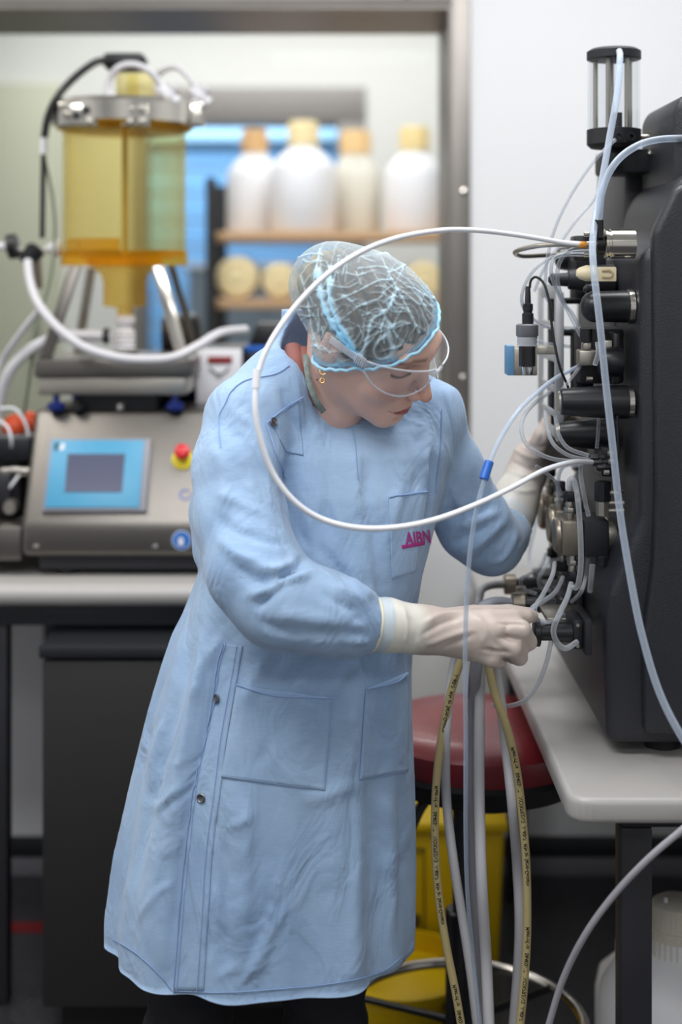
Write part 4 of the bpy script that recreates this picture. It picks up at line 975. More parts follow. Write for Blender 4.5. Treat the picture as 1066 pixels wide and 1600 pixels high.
# joints
J = dict(shN=P(378, 655, 1.985), elN=P(428, 935, 1.875), wrN=P(640, 983, 1.925), shF=P(668, 655, 2.14), elF=P(765, 850, 2.17), wrF=P(827, 725, 2.31),
         pel=P(450, 1010, 2.10), chest=P(530, 780, 2.10), hipN=P(390, 1080, 2.06), hipF=P(510, 1080, 2.12))
kN = Vector((-.205, 2.09, .47)); kF = Vector((-.03, 2.12, .46)); aN = Vector((-.25, 2.12, .09)); aF = Vector((-.02, 2.15, .09))
def bodyf(X, Y, Z_):
    d = neckf(X, Y, Z_)
    d = smin(d, chain(X, Y, Z_, [(P(520, 715, 2.11), .045), (J['chest'], .085), (P(475, 900, 2.10), .085), (J['pel'], .10)], .04), .05)
    d = smin(d, chain(X, Y, Z_, [(P(515, 680, 2.10), .035), (J['shN'], .034), (J['elN'], .032), (J['wrN'], .021)], .02), .03)
    d = smin(d, chain(X, Y, Z_, [(P(540, 680, 2.11), .035), (J['shF'], .034), (J['elF'], .030), (P(799, 806, 2.265), .020), (J['wrF'], .019)], .02), .03)
    d = smin(d, chain(X, Y, Z_, [(J['hipN'], .07), (kN, .052), (aN, .034)], .02), .04)
    d = smin(d, chain(X, Y, Z_, [(J['hipF'], .07), (kF, .052), (aF, .034)], .02), .04)
    return d
def full(X, Y, Z_): return smin(bodyf(X, Y, Z_), headf(X, Y, Z_), .018)
def grid(lo, hi, flo, fhi, hc, hfn):
    a = list(np.arange(lo, flo, hc)); b_ = list(np.arange(flo, fhi, hfn)); c = list(np.arange(fhi, hi+hc, hc)); return np.array(a+b_+c)
person = thing('person', 'person in a pale blue lab gown, hairnet, clear glasses and gloves leaning to the machine', 'person', (-.12, 2.06, 0))
hx = HO
gx = grid(-.36, .46, hx[0]-.105, hx[0]+.125, .014, .0022)
gy = grid(1.80, 2.42, hx[1]-.125, hx[1]+.115, .014, .0026)
gz = grid(.04, 1.22, hx[2]-.165, hx[2]+.12, .014, .0022)
V, Q = nets(full, gx, gy, gz)
V = relax(V, Q, 1, .4)
a, b_, c = HLoc(V[:, 0], V[:, 1], V[:, 2]); A = np.abs(a)
skin = L3('eabfac'); cols = np.tile(skin, (len(V), 1))
def blend(mask, col): 
    global cols
    cols = cols*(1-mask[:, None])+L3(col)*mask[:, None]
inh = np.exp(-((a)**2+(b_-.03)**2+(c+.02)**2)/.13**2)
blend(.45*np.exp(-(((A-.040)/.018)**2+((b_-.072)/.03)**2+((c+.035)/.02)**2)), 'c4796c')     # cheeks
blend(.5*np.exp(-((a/.014)**2+((b_-.113)/.014)**2+((c+.040)/.012)**2)), 'c87460')           # nose tip
tA = np.clip(A/.0255, 0, 1); cm_ = -.0748+.0012*np.exp(-(A/.006)**2)
up_ = (c-cm_)/(.0072*(1-tA**1.8)+1e-5); dn_ = (cm_-c)/(.0088*(1-tA**2)+1e-5)
lipm = np.clip((1-np.maximum(up_, dn_))*3.5, 0, 1)*(A < .0250)*(b_ > .06); blend(.9*lipm, 'b4605f')
blend(.6*np.exp(-((c+.0746)/.0010)**2)*(A < .026)*(b_ > .06), '6e3038')
bd = np.abs(c-(.0175+.10*(A-.012)*(A < .035)-.25*np.clip(A-.035, 0, 1)))
blend(.75*np.clip(1-bd/.0052, 0, 1)*(A > .010)*(A < .050)*(b_ > .05)*(c > .01), '6a4a3a')    # brows
ld = np.abs(c-(-.0108+9*(A-.0315)**2)); blend(.9*np.clip(1.3-ld/.0028, 0, 1)*(A > .017)*(A < .049)*(b_ > .06), '33231f')   # lash line
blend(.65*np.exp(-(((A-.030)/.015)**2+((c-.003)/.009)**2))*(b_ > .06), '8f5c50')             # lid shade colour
blend(np.exp(-(((a+.068)/.006)**2+((b_-.035)/.006)**2+((c+.02)/.006)**2))*.0, '8a5a4a')
M['skin'] = attr_mat('skin', .48, sss=.12, spec=.35, bump=.06, bscale=900)
mesh_from('body', V, Q, M['skin'], person, cols)
# small mole
MB().ball(P(496, 593, 1.985), .0016, 10).build('mole', mat('mole_brown', '5b3326', .6), person)

# ---- trousers and shoes
def trf(X, Y, Z_):
    d = smin(chain(X, Y, Z_, [(J['hipN'], .075), (kN, .070), (aN+Vector((0, 0, .03)), .058)], .03), chain(X, Y, Z_, [(J['hipF'], .075), (kF, .070), (aF+Vector((0, 0, .03)), .058)], .03), .02)
    return smax(smax(d, .075-Z_, .004), Z_-.86, .01)
V, Q = nets(trf, np.arange(-.42, .2, .012), np.arange(1.85, 2.32, .012), np.arange(.04, 1.0, .012))
N_ = normals(V, Q); V = V+N_*(.004*np.sin(V[:, 2:3]*90+V[:, 0:1]*40)); V = relax(V, Q, 1)
mesh_from('trousers', V, Q, mat('dark_navy_trousers', '15151d', .8), person)
for an, dx in ((aN, Vector((.115, -.05, 0))), (aF, Vector((.12, -.03, 0)))):
    t_ = an+dx
    def shf(X, Y, Z_):
        d = chain(X, Y, Z_, [(an+Vector((-.02, 0, -.05)), .036), (an.lerp(t_, .55)+Vector((0, 0, -.048)), .036), (t_+Vector((0, 0, -.055)), .030)], .03)
        d = smin(d, cap(X, Y, Z_, an+Vector((0, 0, -.04)), an+Vector((0, 0, .01)), .040, .036), .02); return smax(d, .012-Z_, .003)
    V, Q = nets(shf, np.arange(an.x-.09, t_.x+.06, .005), np.arange(an.y-.12, an.y+.08, .005), np.arange(0.003, .17, .005))
    sh = mesh_from('shoe', V, Q, mat('black_shoe', '121214', .5), person)
    mm = MB(); cc = an.lerp(t_, .5); mm.obox((cc.x, cc.y, .007), dx.normalized()*.105, dx.normalized().cross(Vector((0, 0, 1)))*.036, (0, 0, .0065), .004); mm.build('sole', M['rubber'], sh)

# ---- the gown
cy_ = 2.10
tab = [(560, 440, 560, .05, 0), (610, 345, 694, .062, 0), (650, 325, 702, .085, 0), (700, 316, 704, .118, 0), (760, 308, 694, .135, 0), (850, 310, 672, .143, 0), (892, 313, 660, .143, 0), (920, 303, 655, .145, 0), (960, 288, 648, .15, 0), (990, 273, 645, .155, 0), (1040, 257, 641, .165, 0), (1110, 238, 641, .17, 0),
       (1220, 214, 643, .175, 0), (1340, 190, 643, .18, 0), (1430, 178, 641, .182, 0), (1500, 178, 638, .185, 0), (1620, 150, 630, .19, 0)]
zt = np.array([P(0, t_[0], cy_).z for t_ in tab])[::-1]
xlT = np.array([P(t_[1], 0, cy_).x for t_ in tab])[::-1]; xrT = np.array([P(t_[2], 0, cy_).x for t_ in tab])[::-1]; bT = np.array([t_[3] for t_ in tab])[::-1]
HEM = P(0, 1466, cy_).z
def torso(X, Y, Z_):
    xl_ = np.interp(Z_, zt, xlT); xr_ = np.interp(Z_, zt, xrT); b0 = np.interp(Z_, zt, bT)
    cxx = (xl_+xr_)/2; ax = (xr_-xl_)/2
    x = np.abs((X-cxx)/ax); y = np.abs((Y-cy_)/b0); k = (x**2.3+y**2.3)**(1/2.3)
    th_ = np.arctan2((Y-cy_)/b0, (X-cxx)/ax)
    low = np.clip((1.05-Z_)/.5, 0, 1)
    pl = low*(.006*np.sin(th_*9+Z_*2)+.004*np.sin(th_*15-1+Z_*3))
    return (k-1)*np.minimum(ax, b0)*.93+pl
def arms(X, Y, Z_):
    n = chain(X, Y, Z_, [(P(384, 652, 1.995), .056), (P(372, 730, 1.96), .060), (P(376, 810, 1.93), .061), (P(398, 890, 1.88), .061), (P(436, 940, 1.865), .058), (P(500, 956, 1.875), .053), (P(545, 968, 1.89), .046), (P(577, 975, 1.90), .0345)], .022)
    f_ = chain(X, Y, Z_, [(P(664, 650, 2.13), .050), (P(700, 740, 2.15), .054), (P(742, 820, 2.16), .054), (P(768, 848, 2.18), .046), (P(784, 834, 2.225), .040), (P(794, 816, 2.25), .0362)], .022)
    return n, f_
def hole(X, Y, Z_): return smin(cap(X, Y, Z_, P(533, 603, 2.045), P(508, 548, 2.05), .050, .064), cap(X, Y, Z_, P(540, 603, 2.0), P(545, 560, 1.93), .046, .07), .03)
def gownf(X, Y, Z_):
    d = torso(X, Y, Z_)
    sh = chain(X, Y, Z_, [(P(384, 655, 2.0), .057), (P(440, 610, 2.04), .060), (P(482, 588, 2.09), .050)], .02)
    sh2 = chain(X, Y, Z_, [(P(664, 652, 2.13), .050), (P(610, 628, 2.13), .055), (P(550, 610, 2.12), .05)], .02)
    d = smin(smin(d, sh, .05), sh2, .05)
    d = smin(d, chain(X, Y, Z_, [(P(338, 720, 2.10), .024), (P(326, 800, 2.10), .026), (P(325, 862, 2.10), .024)], .02), .008)
    n, f_ = arms(X, Y, Z_)
    d = smin(d, n, .014); d = smin(d, f_, .014)
    d = smax(d, -hole(X, Y, Z_), .006)
    return d
h_ = .0062
V, Q = nets(gownf, np.arange(-.42, .36, h_), np.arange(1.78, 2.40, h_), np.arange(HEM-.02, 1.36, h_))
V = relax(V, Q, 2)
N_ = normals(V, Q)
FOLD = [
 # near sleeve: elbow creases and drape
 ([(492, 893), (455, 905), (420, 922), (385, 930)], 8, .009), ([(470, 905), (440, 915), (415, 935), (400, 950)], 6, -.009),
 ([(430, 905), (460, 890), (478, 870)], 7, -.010), ([(395, 885), (430, 890), (470, 880)], 9, .008),
 ([(360, 880), (395, 905), (430, 912)], 7, -.007), ([(340, 840), (375, 868), (420, 880)], 9, .006),
 ([(332, 800), (370, 830), (420, 845), (455, 850)], 7, -.005), ([(340, 770), (385, 790), (440, 820)], 9, .004),
 ([(455, 700), (448, 760), (462, 820), (485, 870)], 10, -.010),
 ([(395, 965), (440, 985), (500, 990), (560, 990)], 9, -.004), ([(430, 960), (480, 965), (540, 975)], 9, .004), ([(500, 925), (535, 945), (570, 960)], 5, -.005), ([(520, 912), (550, 930), (575, 945)], 5, .005), ([(540, 985), (560, 990), (578, 992)], 4, -.005), ([(530, 1000), (560, 1003), (578, 1003)], 4, .004), ([(545, 965), (562, 968), (578, 968)], 4, -.004),
 ([(330, 690), (350, 740), (352, 800)], 12, .004), ([(365, 640), (400, 670), (440, 740)], 9, .004), ([(350, 660), (385, 700), (420, 770)], 8, -.004),
 ([(360, 640), (350, 655), (340, 672)], 4, -.003),
 # upper chest
 ([(440, 600), (452, 640), (470, 690)], 9, -.006), ([(472, 640), (500, 700), (520, 780), (540, 860)], 10, .004), ([(500, 690), (515, 760), (512, 860)], 12, -.005),
 ([(556, 690), (560, 760), (558, 820)], 6, .004), ([(580, 700), (575, 780), (590, 880), (600, 980)], 12, -.005), ([(620, 690), (625, 760), (605, 850)], 9, .004),
 ([(655, 660), (655, 720), (650, 770)], 8, -.004), ([(680, 690), (677, 760), (665, 840)], 6, -.010), ([(540, 860), (560, 920), (590, 930)], 10, .005),
 ([(500, 850), (520, 880), (545, 905)], 7, -.005),
 # far sleeve
 ([(700, 700), (712, 770), (740, 820)], 8, .005), ([(690, 800), (730, 800), (770, 790)], 7, -.009), ([(700, 850), (735, 835), (775, 812)], 6, -.006), ([(710, 822), (745, 815), (780, 800)], 5, .006), ([(745, 878), (775, 850), (795, 825)], 6, -.006), ([(770, 885), (795, 860), (808, 830)], 5, .005), ([(730, 865), (760, 840), (788, 815)], 5, .004),
 # waist and skirt
 ([(300, 975), (285, 1060), (262, 1150), (225, 1300), (205, 1440)], 10, -.007), ([(325, 960), (310, 1060), (285, 1180), (262, 1330)], 11, .006),
 ([(345, 1020), (330, 1110), (300, 1240), (280, 1380), (262, 1540)], 7, -.006),
 ([(410, 1030), (400, 1060), (380, 1100)], 12, .004), ([(500, 1020), (470, 1050), (430, 1070)], 10, -.004), ([(560, 1030), (530, 1060), (520, 1090)], 12, .005),
 ([(385, 1235), (385, 1330), (383, 1500)], 14, .006), ([(355, 1250), (352, 1380), (350, 1540)], 10, -.005),
 ([(470, 1250), (520, 1240), (560, 1225)], 12, .004), ([(548, 1222), (550, 1300), (540, 1500)], 20, -.006), ([(445, 1340), (425, 1420), (400, 1500), (370, 1545)], 5, .007), ([(455, 1405), (430, 1450), (410, 1500), (395, 1545)], 5, .006), ([(435, 1370), (415, 1440), (390, 1500)], 4, -.005),
 ([(600, 1230), (610, 1330), (610, 1500)], 14, .005), ([(575, 1230), (580, 1350), (575, 1500)], 12, -.004), ([(625, 1200), (628, 1350), (625, 1480)], 8, -.005),
 ([(410, 1110), (420, 1160), (400, 1200)], 8, -.003), ([(300, 1100), (320, 1040), (350, 990)], 9, .005), ([(222, 1255), (245, 1262), (270, 1240), (300, 1220)], 4, .005), ([(250, 1270), (270, 1252), (302, 1228)], 4, -.004), ([(262, 1198), (285, 1190), (300, 1180)], 4, .003), ([(235, 1250), (240, 1180), (262, 1110)], 5, .004),
 ([(345, 1300), (375, 1285), (400, 1270)], 4, .003), ([(215, 1440), (240, 1400), (270, 1380)], 5, .003), ([(340, 1530), (360, 1515), (385, 1510)], 4, .004),
 ([(440, 1060), (470, 1085), (500, 1090)], 8, -.003), ([(545, 1100), (550, 1160), (545, 1215)], 9, .004),
]
V = folds(V, N_, [(p_, w_*.8, h_*1.35) for p_, w_, h_ in FOLD])
V = relax(V, Q, 1, .35)
# cut open the bottom and trim the cuffs
fc = V[Q].mean(1); keep = fc[:, 2] > HEM-.004
cN0 = np.array(P(579, 975, 1.90)); dN = np.array(P(640, 983, 1.92))-cN0; dN /= np.linalg.norm(dN)
cF0 = np.array(P(793, 817, 2.248)); dF = np.array(P(826, 735, 2.31))-cF0; dF /= np.linalg.norm(dF)
for c0, dd, rr in ((cN0, dN, .044), (cF0, dF, .05)):
    keep &= ~((((fc-c0)@dd) > 0) & (np.linalg.norm(fc-c0, axis=1) < rr))
Q = Q[keep]; used_, inv = np.unique(Q, return_inverse=True); V = V[used_]; Q = inv.reshape(-1, 4)
low = V[:, 2] < HEM+.003; V[low, 2] = HEM+.0015*np.sin(V[low, 0]*60)
gown = mesh_from('lab_gown', V, Q, M['cottonblue'], person, solid=.0018)
gV, gQ = V, Q
bvh = BVHTree.FromPolygons([Vector(v) for v in gV], [tuple(q) for q in gQ])
EO = Vector((0, 0, EYE))
def hit(px, py, out=.0):
    d = Vector(((px-533)/F, 1, (430-py)/F)).normalized()
    r_ = bvh.ray_cast(EO, d)
    if r_[0] is None: return None
    n = r_[1]; n = -n if n.dot(d) > 0 else n
    return r_[0]+n*out
def patch(name, c4, m, out=.0022, nu=26, nv=26, parent=None, thick=.0016):
    """cloth panel laid on the gown between four corners TL TR BR BL"""
    tl, tr_, br, bl = [Vector((p[0], p[1])) for p in c4]; G = {}; Vv = []; Fq = []
    for j in range(nv+1):
        for i in range(nu+1):
            u_, v_ = i/nu, j/nv; p = tl.lerp(tr_, u_).lerp(bl.lerp(br, u_), v_); q = hit(p.x, p.y, out)
            if q is not None: G[i, j] = len(Vv); Vv.append(q)
    med = np.median([q.y for q in Vv])
    for j in range(nv):
        for i in range(nu):
            k = [(i, j), (i+1, j), (i+1, j+1), (i, j+1)]
            if all(t in G for t in k):
                ids = [G[t] for t in k]
                if max((Vv[a_]-Vv[b2]).length for a_ in ids for b2 in ids) < .05: Fq.append(ids)
    return mesh_from(name, np.array([tuple(v_) for v_ in Vv]), np.array(Fq)[:, ::-1], m, parent or gown, solid=thick)
def seam(pts, r=.0007, n=10, out=.0015, m='stitch', name='seam'):
    P2 = spline([(a_, b2, 0) for a_, b2 in pts], n); L = [hit(p.x, p.y, out) for p in P2]; L = [q for q in L if q is not None]
    if len(L) > 2: MB().tube(L, r, 6, smooth=False).build(name, M[m], gown)
patch('front_pocket', [(371, 1070), (519, 1090), (508, 1235), (347, 1214)], M['cottonblue'], thick=.0022)
seam([(371, 1084), (420, 1092), (470, 1102), (518, 1105)]); seam([(348, 1212), (400, 1220), (460, 1228), (507, 1233)], .0009)
seam([(371, 1070), (420, 1085), (470, 1090), (519, 1090)], .0012, out=.003); seam([(518, 1092), (513, 1160), (507, 1234)], .0009)
patch('front_pocket', [(571, 1076), (637, 1050), (636, 1205), (562, 1218)], M['cottonblue'], thick=.0022)
seam([(571, 1076), (600, 1070), (620, 1064), (634, 1052)], .0012, out=.003); seam([(571, 1078), (566, 1150), (562, 1217)], .0009); seam([(562, 1217), (600, 1212), (634, 1206)], .0008)
patch('chest_pocket', [(607, 777), (668, 769), (648, 893), (612, 905)], M['cottonblue'], thick=.0018)
seam([(607, 777), (640, 771), (668, 768)], .0011, out=.003); seam([(609, 793), (640, 788), (667, 784)], .0006); seam([(607, 778), (613, 840), (612, 904)], .0008); seam([(612, 904), (630, 900), (647, 893)], .0008)
# front flap strip and its stitching
PL = [(349, 1005), (338, 1052), (320, 1155), (306, 1222), (292, 1330), (281, 1438), (270, 1560)]
PR = [(380, 1010), (373, 1052), (355, 1155), (347, 1222), (333, 1330), (326, 1438), (318, 1560)]
def strip(name, Lp, Rp, m, out=.002, nu=10, thick=.0016):
    A = spline([(a_, b2, 0) for a_, b2 in Lp], 12); B = spline([(a_, b2, 0) for a_, b2 in Rp], 12); Vv = []; G = {}
    for j in range(len(A)):
        for i in range(nu+1):
            p = A[j].lerp(B[j], i/nu); q = hit(p.x, p.y, out)
            if q is not None: G[i, j] = len(Vv); Vv.append(q)
    Fq = [[G[i, j], G[i+1, j], G[i+1, j+1], G[i, j+1]] for j in range(len(A)-1) for i in range(nu) if all(k in G for k in ((i, j), (i+1, j), (i+1, j+1), (i, j+1)))]
    return mesh_from(name, np.array([tuple(v_) for v_ in Vv]), np.array(Fq)[:, ::-1], m, gown, solid=thick)
strip('button_placket', PL, PR, M['cottonblue'])
seam(PL, .0009, out=.0036); seam([(x-8, y) for x, y in PR], .0006, out=.0036); seam([(x+5, y) for x, y in PL], .0005, out=.0038)
patch('shoulder_flap', [(422, 655), (466, 626), (474, 712), (446, 706)], M['cottonblue'], .002, 20, 24)
seam([(415, 662), (440, 640), (472, 620)], .0012, out=.0035); seam([(415, 662), (428, 705), (446, 748)], .0010, out=.003)
seam([(352, 632), (362, 612), (385, 595), (430, 585), (452, 572)], .0009)
seam([(352, 632), (342, 655), (345, 700)], .0007)
seam([(548, 655), (556, 700), (560, 750)], .0006); seam([(690, 640), (688, 700), (680, 770)], .0009)
seam([(178, 1467), (215, 1490), (250, 1523), (268, 1546)], .0007); seam([(272, 1548), (350, 1550), (430, 1545), (520, 1536), (590, 1520), (630, 1492)], .0007)
for px, py in ((342, 1092), (316, 1246), (425, 660)):
    q = hit(px, py, .003); q2 = hit(px, py, .01)
    if q is not None:
        n = (q2-q).normalized(); m_ = MB(); m_.lathe([(.0035, 0), (.0060, .0003), (.0064, .0016), (.0052, .0024), (.0038, .0014), (.0034, .0012)], q, n, 24); m_.build('snap_button', M['snapmetal'], gown)
# embroidered lettering on the chest pocket
def stitched(body, px, py, hpx, ang, m, wscale=1.0, name='embroidered_letters'):
    Vt, Ft = text_mesh(body, 1.0, True); out = []; ca, sa = math.cos(ang), math.sin(ang)
    for v_ in Vt:
        x, y = v_.x*hpx*1.38*wscale, v_.y*hpx*1.38; q = hit(px+x*ca+y*sa, py+x*sa-y*ca, .0032); out.append(q if q is not None else None)
    ok = [f_ for f_ in Ft if all(out[i] is not None for i in f_)]
    out = [tuple(q) if q is not None else (0, 0, 0) for q in out]
    m_ = MB(); m_.arrays(out, ok); bmesh.ops.delete(m_.bm, geom=[v_ for v_ in m_.bm.verts if not v_.link_faces], context='VERTS'); m_.build(name, m, gown, smooth=False)
stitched('AIBN', 633, 851, 20, -.10, M['magenta'], .62)
patch('embroidered_bar', [(626, 851), (662, 846), (661, 851), (627, 857)], M['magenta'], .003, 16, 4, thick=.001)
# collar band around the neck opening
def rootray(fn, o, d, t0, t1):
    for _ in range(28):
        m_ = (t0+t1)/2; p = o+d*m_
        if fn(p) < 0: t0 = m_
        else: t1 = m_
    return o+d*(t0+t1)/2
# cuff binding on the near sleeve
def ringpts(c0, d, r, n=32, squash=1.0):
    d = np.array(d)/np.linalg.norm(d); a_ = np.cross(d, (0, 0, 1)); a_ /= np.linalg.norm(a_); b2 = np.cross(d, a_)
    return [tuple(c0+a_*math.cos(2*PI*k/n)*r*squash+b2*math.sin(2*PI*k/n)*r) for k in range(n)]
# ---- gloves
def glove(name, pts_arm, fingers, thumb, palm, folds_, start, c_start, d_arm, parent, lo, hi, h, c1, c2, klen):
    def fn(X, Y, Z_):
        d = chain(X, Y, Z_, pts_arm, .012)
        pm = None
        for a_, ra, b2, rb in palm:
            g = cap(X, Y, Z_, a_, b2, ra, rb); pm = g if pm is None else smin(pm, g, .012)
        d = smin(d, pm, .02)
        for fg in fingers+[thumb]:
            d = smin(d, chain(X, Y, Z_, fg, .003), .0045)
        return d
    V, Q = nets(fn, np.arange(lo[0], hi[0], h), np.arange(lo[1], hi[1], h), np.arange(lo[2], hi[2], h))
    V = relax(V, Q, 1); N_ = normals(V, Q); V = folds(V, N_, [(p_, w_, h_*1.25) for p_, w_, h_ in folds_]); V = relax(V, Q, 1, .3)
    fc = V[Q].mean(1); s = (fc-c_start)@d_arm; keep = s > 0; Q = Q[keep]; used_, inv = np.unique(Q, return_inverse=True); V = V[used_]; Q = inv.reshape(-1, 4)
    t = np.clip(((V-c_start)@d_arm)/klen, 0, 1)
    stops = np.array([0, .28, .36, 1.0, 1.25]); 
    C = np.zeros((len(V), 3)); tt = ((V-c_start)@d_arm)/klen
    cA, cB, cC = L3(c1[0]), L3(c1[1]), L3(c2)
    w1 = np.clip((tt-.28)/.08, 0, 1)[:, None]; w2 = np.clip((tt-.95)/.35, 0, 1)[:, None]
    C = cA*(1-w1)+cB*w1; C = C*(1-w2)+cC*w2
    return mesh_from(name, V, Q, M['latex'], parent, C, solid=.0006)
M['latex'] = attr_mat('latex', .42, sss=.1, spec=.4, bump=.1, bscale=60)
Ym = lambda x: x
arm_pts = [(P(560, 973, 1.893), .0335), (P(605, 977, 1.905), .0340), (P(640, 982, 1.92), .0305), (P(665, 983, 1.93), .028)]
palm = [(P(665, 975, 1.945), .022, P(762, 972, 1.958), .017), (P(665, 985, 1.935), .022, P(768, 988, 1.945), .018), (P(662, 992, 1.935), .020, P(756, 1008, 1.944), .017), (P(665, 995, 1.945), .019, P(738, 1016, 1.951), .015)]
fing = [
 [(P(762, 968, 1.958), .0145), (P(802, 965, 1.968), .0125), (P(822, 963, 1.980), .0105), (P(832, 963, 1.995), .009)],
 [(P(768, 984, 1.945), .0155), (P(814, 984, 1.948), .0140), (P(826, 1003, 1.965), .012), (P(812, 1012, 1.990), .010)],
 [(P(756, 1004, 1.942), .0155), (P(800, 1012, 1.942), .0140), (P(812, 1027, 1.960), .0115), (P(796, 1026, 1.985), .010)],
 [(P(738, 1014, 1.946), .0140), (P(768, 1028, 1.943), .0125), (P(780, 1037, 1.961), .0105), (P(766, 1036, 1.974), .009)]]
thumb = [(P(680, 972, 1.969), .018), (P(740, 962, 2.017), .0150), (P(795, 958, 2.035), .0125), (P(828, 960, 2.030), .010)]
gf = [([(660, 1010), (700, 995), (735, 985)], 4, .003), ([(655, 995), (690, 975), (720, 965)], 4, -.0025), ([(660, 975), (690, 960), (730, 955)], 4, .0025), ([(690, 1015), (720, 1000), (745, 990)], 3, -.0025), ([(640, 960), (650, 985), (648, 1010)], 4, -.002),
      ([(795, 972), (790, 990), (800, 1000)], 3, -.003), ([(770, 1000), (785, 1015), (800, 1022)], 3, -.003), ([(778, 975), (806, 974), (822, 978)], 2.5, -.0035), ([(775, 996), (800, 997), (815, 1000)], 2.5, -.004), ([(752, 1014), (775, 1018), (795, 1024)], 2.5, -.004), ([(740, 960), (760, 985), (750, 1010)], 5, .002), ([(610, 940), (615, 975), (612, 1010)], 3, .0015), ([(630, 945), (636, 980), (632, 1012)], 3, .0015)]
lo = P(560, 1060, 1.90); hi = P(860, 925, 2.1)
glove('glove', arm_pts, fing, thumb, palm, gf, None, cN0+dN*-.002, dN, person, (P(560, 0, 1.9).x, 1.84, lo.z), (P(855, 0, 2.0).x, 2.10, .99), .0030, ('ccd6dc', 'ebe5d8'), 'cdbcb2', .062)
MB().tube(ringpts(cN0+dN*.001, dN, .0362), .0028, 8, 2, closed=True).build('cuff_bead', mat('cream_latex_bead', 'efe9d2', .4), person)
# far hand, raised behind the bracket
arm2 = [(P(788, 828, 2.24), .0365), (P(798, 803, 2.262), .0375), (P(806, 780, 2.28), .0355), (P(822, 742, 2.305), .031), (P(828, 722, 2.31), .028)]
palm2 = [(P(830, 715, 2.31), .022, P(858, 668, 2.315), .016), (P(832, 718, 2.32), .022, P(868, 680, 2.325), .017), (P(836, 722, 2.33), .021, P(872, 695, 2.335), .016), (P(838, 728, 2.335), .020, P(874, 712, 2.34), .015)]
fing2 = [
 [(P(858, 664, 2.315), .0145), (P(885, 652, 2.33), .012), (P(900, 658, 2.36), .010), (P(902, 668, 2.37), .009)],
 [(P(868, 678, 2.325), .0145), (P(898, 672, 2.34), .012), (P(910, 682, 2.365), .010), (P(908, 692, 2.37), .009)],
 [(P(872, 694, 2.335), .0145), (P(900, 694, 2.35), .012), (P(910, 704, 2.37), .010), (P(904, 710, 2.38), .009)],
 [(P(874, 711, 2.34), .0130), (P(896, 716, 2.355), .011), (P(904, 724, 2.37), .009), (P(900, 730, 2.38), .008)]]
thumb2 = [(P(834, 712, 2.29), .018), (P(848, 682, 2.275), .015), (P(866, 655, 2.275), .0125), (P(886, 645, 2.29), .010)]
gf2 = [([(800, 700), (830, 715), (858, 712)], 3, .0025), ([(798, 720), (826, 732), (856, 728)], 3, -.003), ([(795, 735), (824, 745), (850, 742)], 3, .0025), ([(812, 690), (838, 700), (860, 695)], 3, -.0025), ([(845, 655), (848, 680), (840, 700)], 3, -.002), ([(792, 760), (815, 768), (840, 765)], 3, .002)]
glove('glove', arm2, fing2, thumb2, palm2, gf2, None, cF0, dF, person, (P(745, 0, 2.3).x, 2.20, P(0, 850, 2.2).z), (P(935, 0, 2.4).x, 2.42, P(0, 610, 2.3).z), .0034, ('c8c9c8', 'cdc6bd'), 'b8aaa2', .075)
MB().tube(ringpts(cF0, dF, .0385), .0024, 8, 2, closed=True).build('cuff_bead', mat('pale_latex_bead', 'd8d4c0', .4), person)
# ---- collar things: shirt, lanyard, ear ring
def necksurf(a0, a1, off, z0, z1, n=30, tilt=0.0):
    out = []; base = np.array(NB); top = HW(0, -.030, -.035); ax = (top-base)/np.linalg.norm(top-base); e1 = np.cross(ax, (0, 1, 0)); e1 /= np.linalg.norm(e1); e2 = np.cross(ax, e1)
    for k in range(n):
        t = k/(n-1); a_ = a0+(a1-a0)*t; z = z0+(z1-z0)*t; out.append(base+ax*z+(e1*math.cos(a_)+e2*math.sin(a_))*off)
    return out
shr = mat('brown_pink_shirt', '8d5c55', .85)
m_ = MB(); m_.tube([P(458, 545, 2.06), P(459, 565, 2.04), P(463, 585, 2.015), P(470, 606, 2.0), P(484, 632, 2.01)], .013, 14); m_.build('shirt_collar', shr, person)
m_ = MB(); m_.tube([P(474, 548, 2.06), P(476, 580, 2.03), P(484, 605, 2.02), P(500, 636, 2.02)], .010, 12); m_.build('shirt_collar', shr, person)
lan = mat('lanyard_weave', '7c8a86', .7, var=.75, vscale=130)
def ribbon(pts, w, n=10):
    L = spline(pts, n); V_ = []; 
    for i, p in enumerate(L):
        t = (L[min(i+1, len(L)-1)]-L[max(i-1, 0)]).normalized(); s_ = t.cross(Vector((0, -1, 0.2))).normalized()
        V_ += [p-s_*w/2, p+s_*w/2]
    return V_, [(2*i, 2*i+1, 2*i+3, 2*i+2) for i in range(len(L)-1)]
V_, F_ = ribbon([P(478, 553, 2.0), P(480, 578, 1.98), P(485, 603, 1.974), P(494, 626, 1.974), P(506, 644, 1.985)], .0085)
mesh_from('lanyard', np.array([tuple(v_) for v_ in V_]), np.array(F_), lan, person, solid=.001)
er = HW(-.077, -.006, -.047)
for k, (dx, dz_, r_) in enumerate(((0, 0, .0042), (-.001, -.0125, .003))):
    c_ = er+np.array([dx, -.002, dz_]); MB().tube([tuple(c_+np.array([math.cos(t)*r_, math.sin(t)*r_*.4, math.sin(t)*r_])) for t in np.linspace(0, 2*PI, 17)[:-1]], .0009, 8, 2, closed=True).build('earring', M['gold'], person)
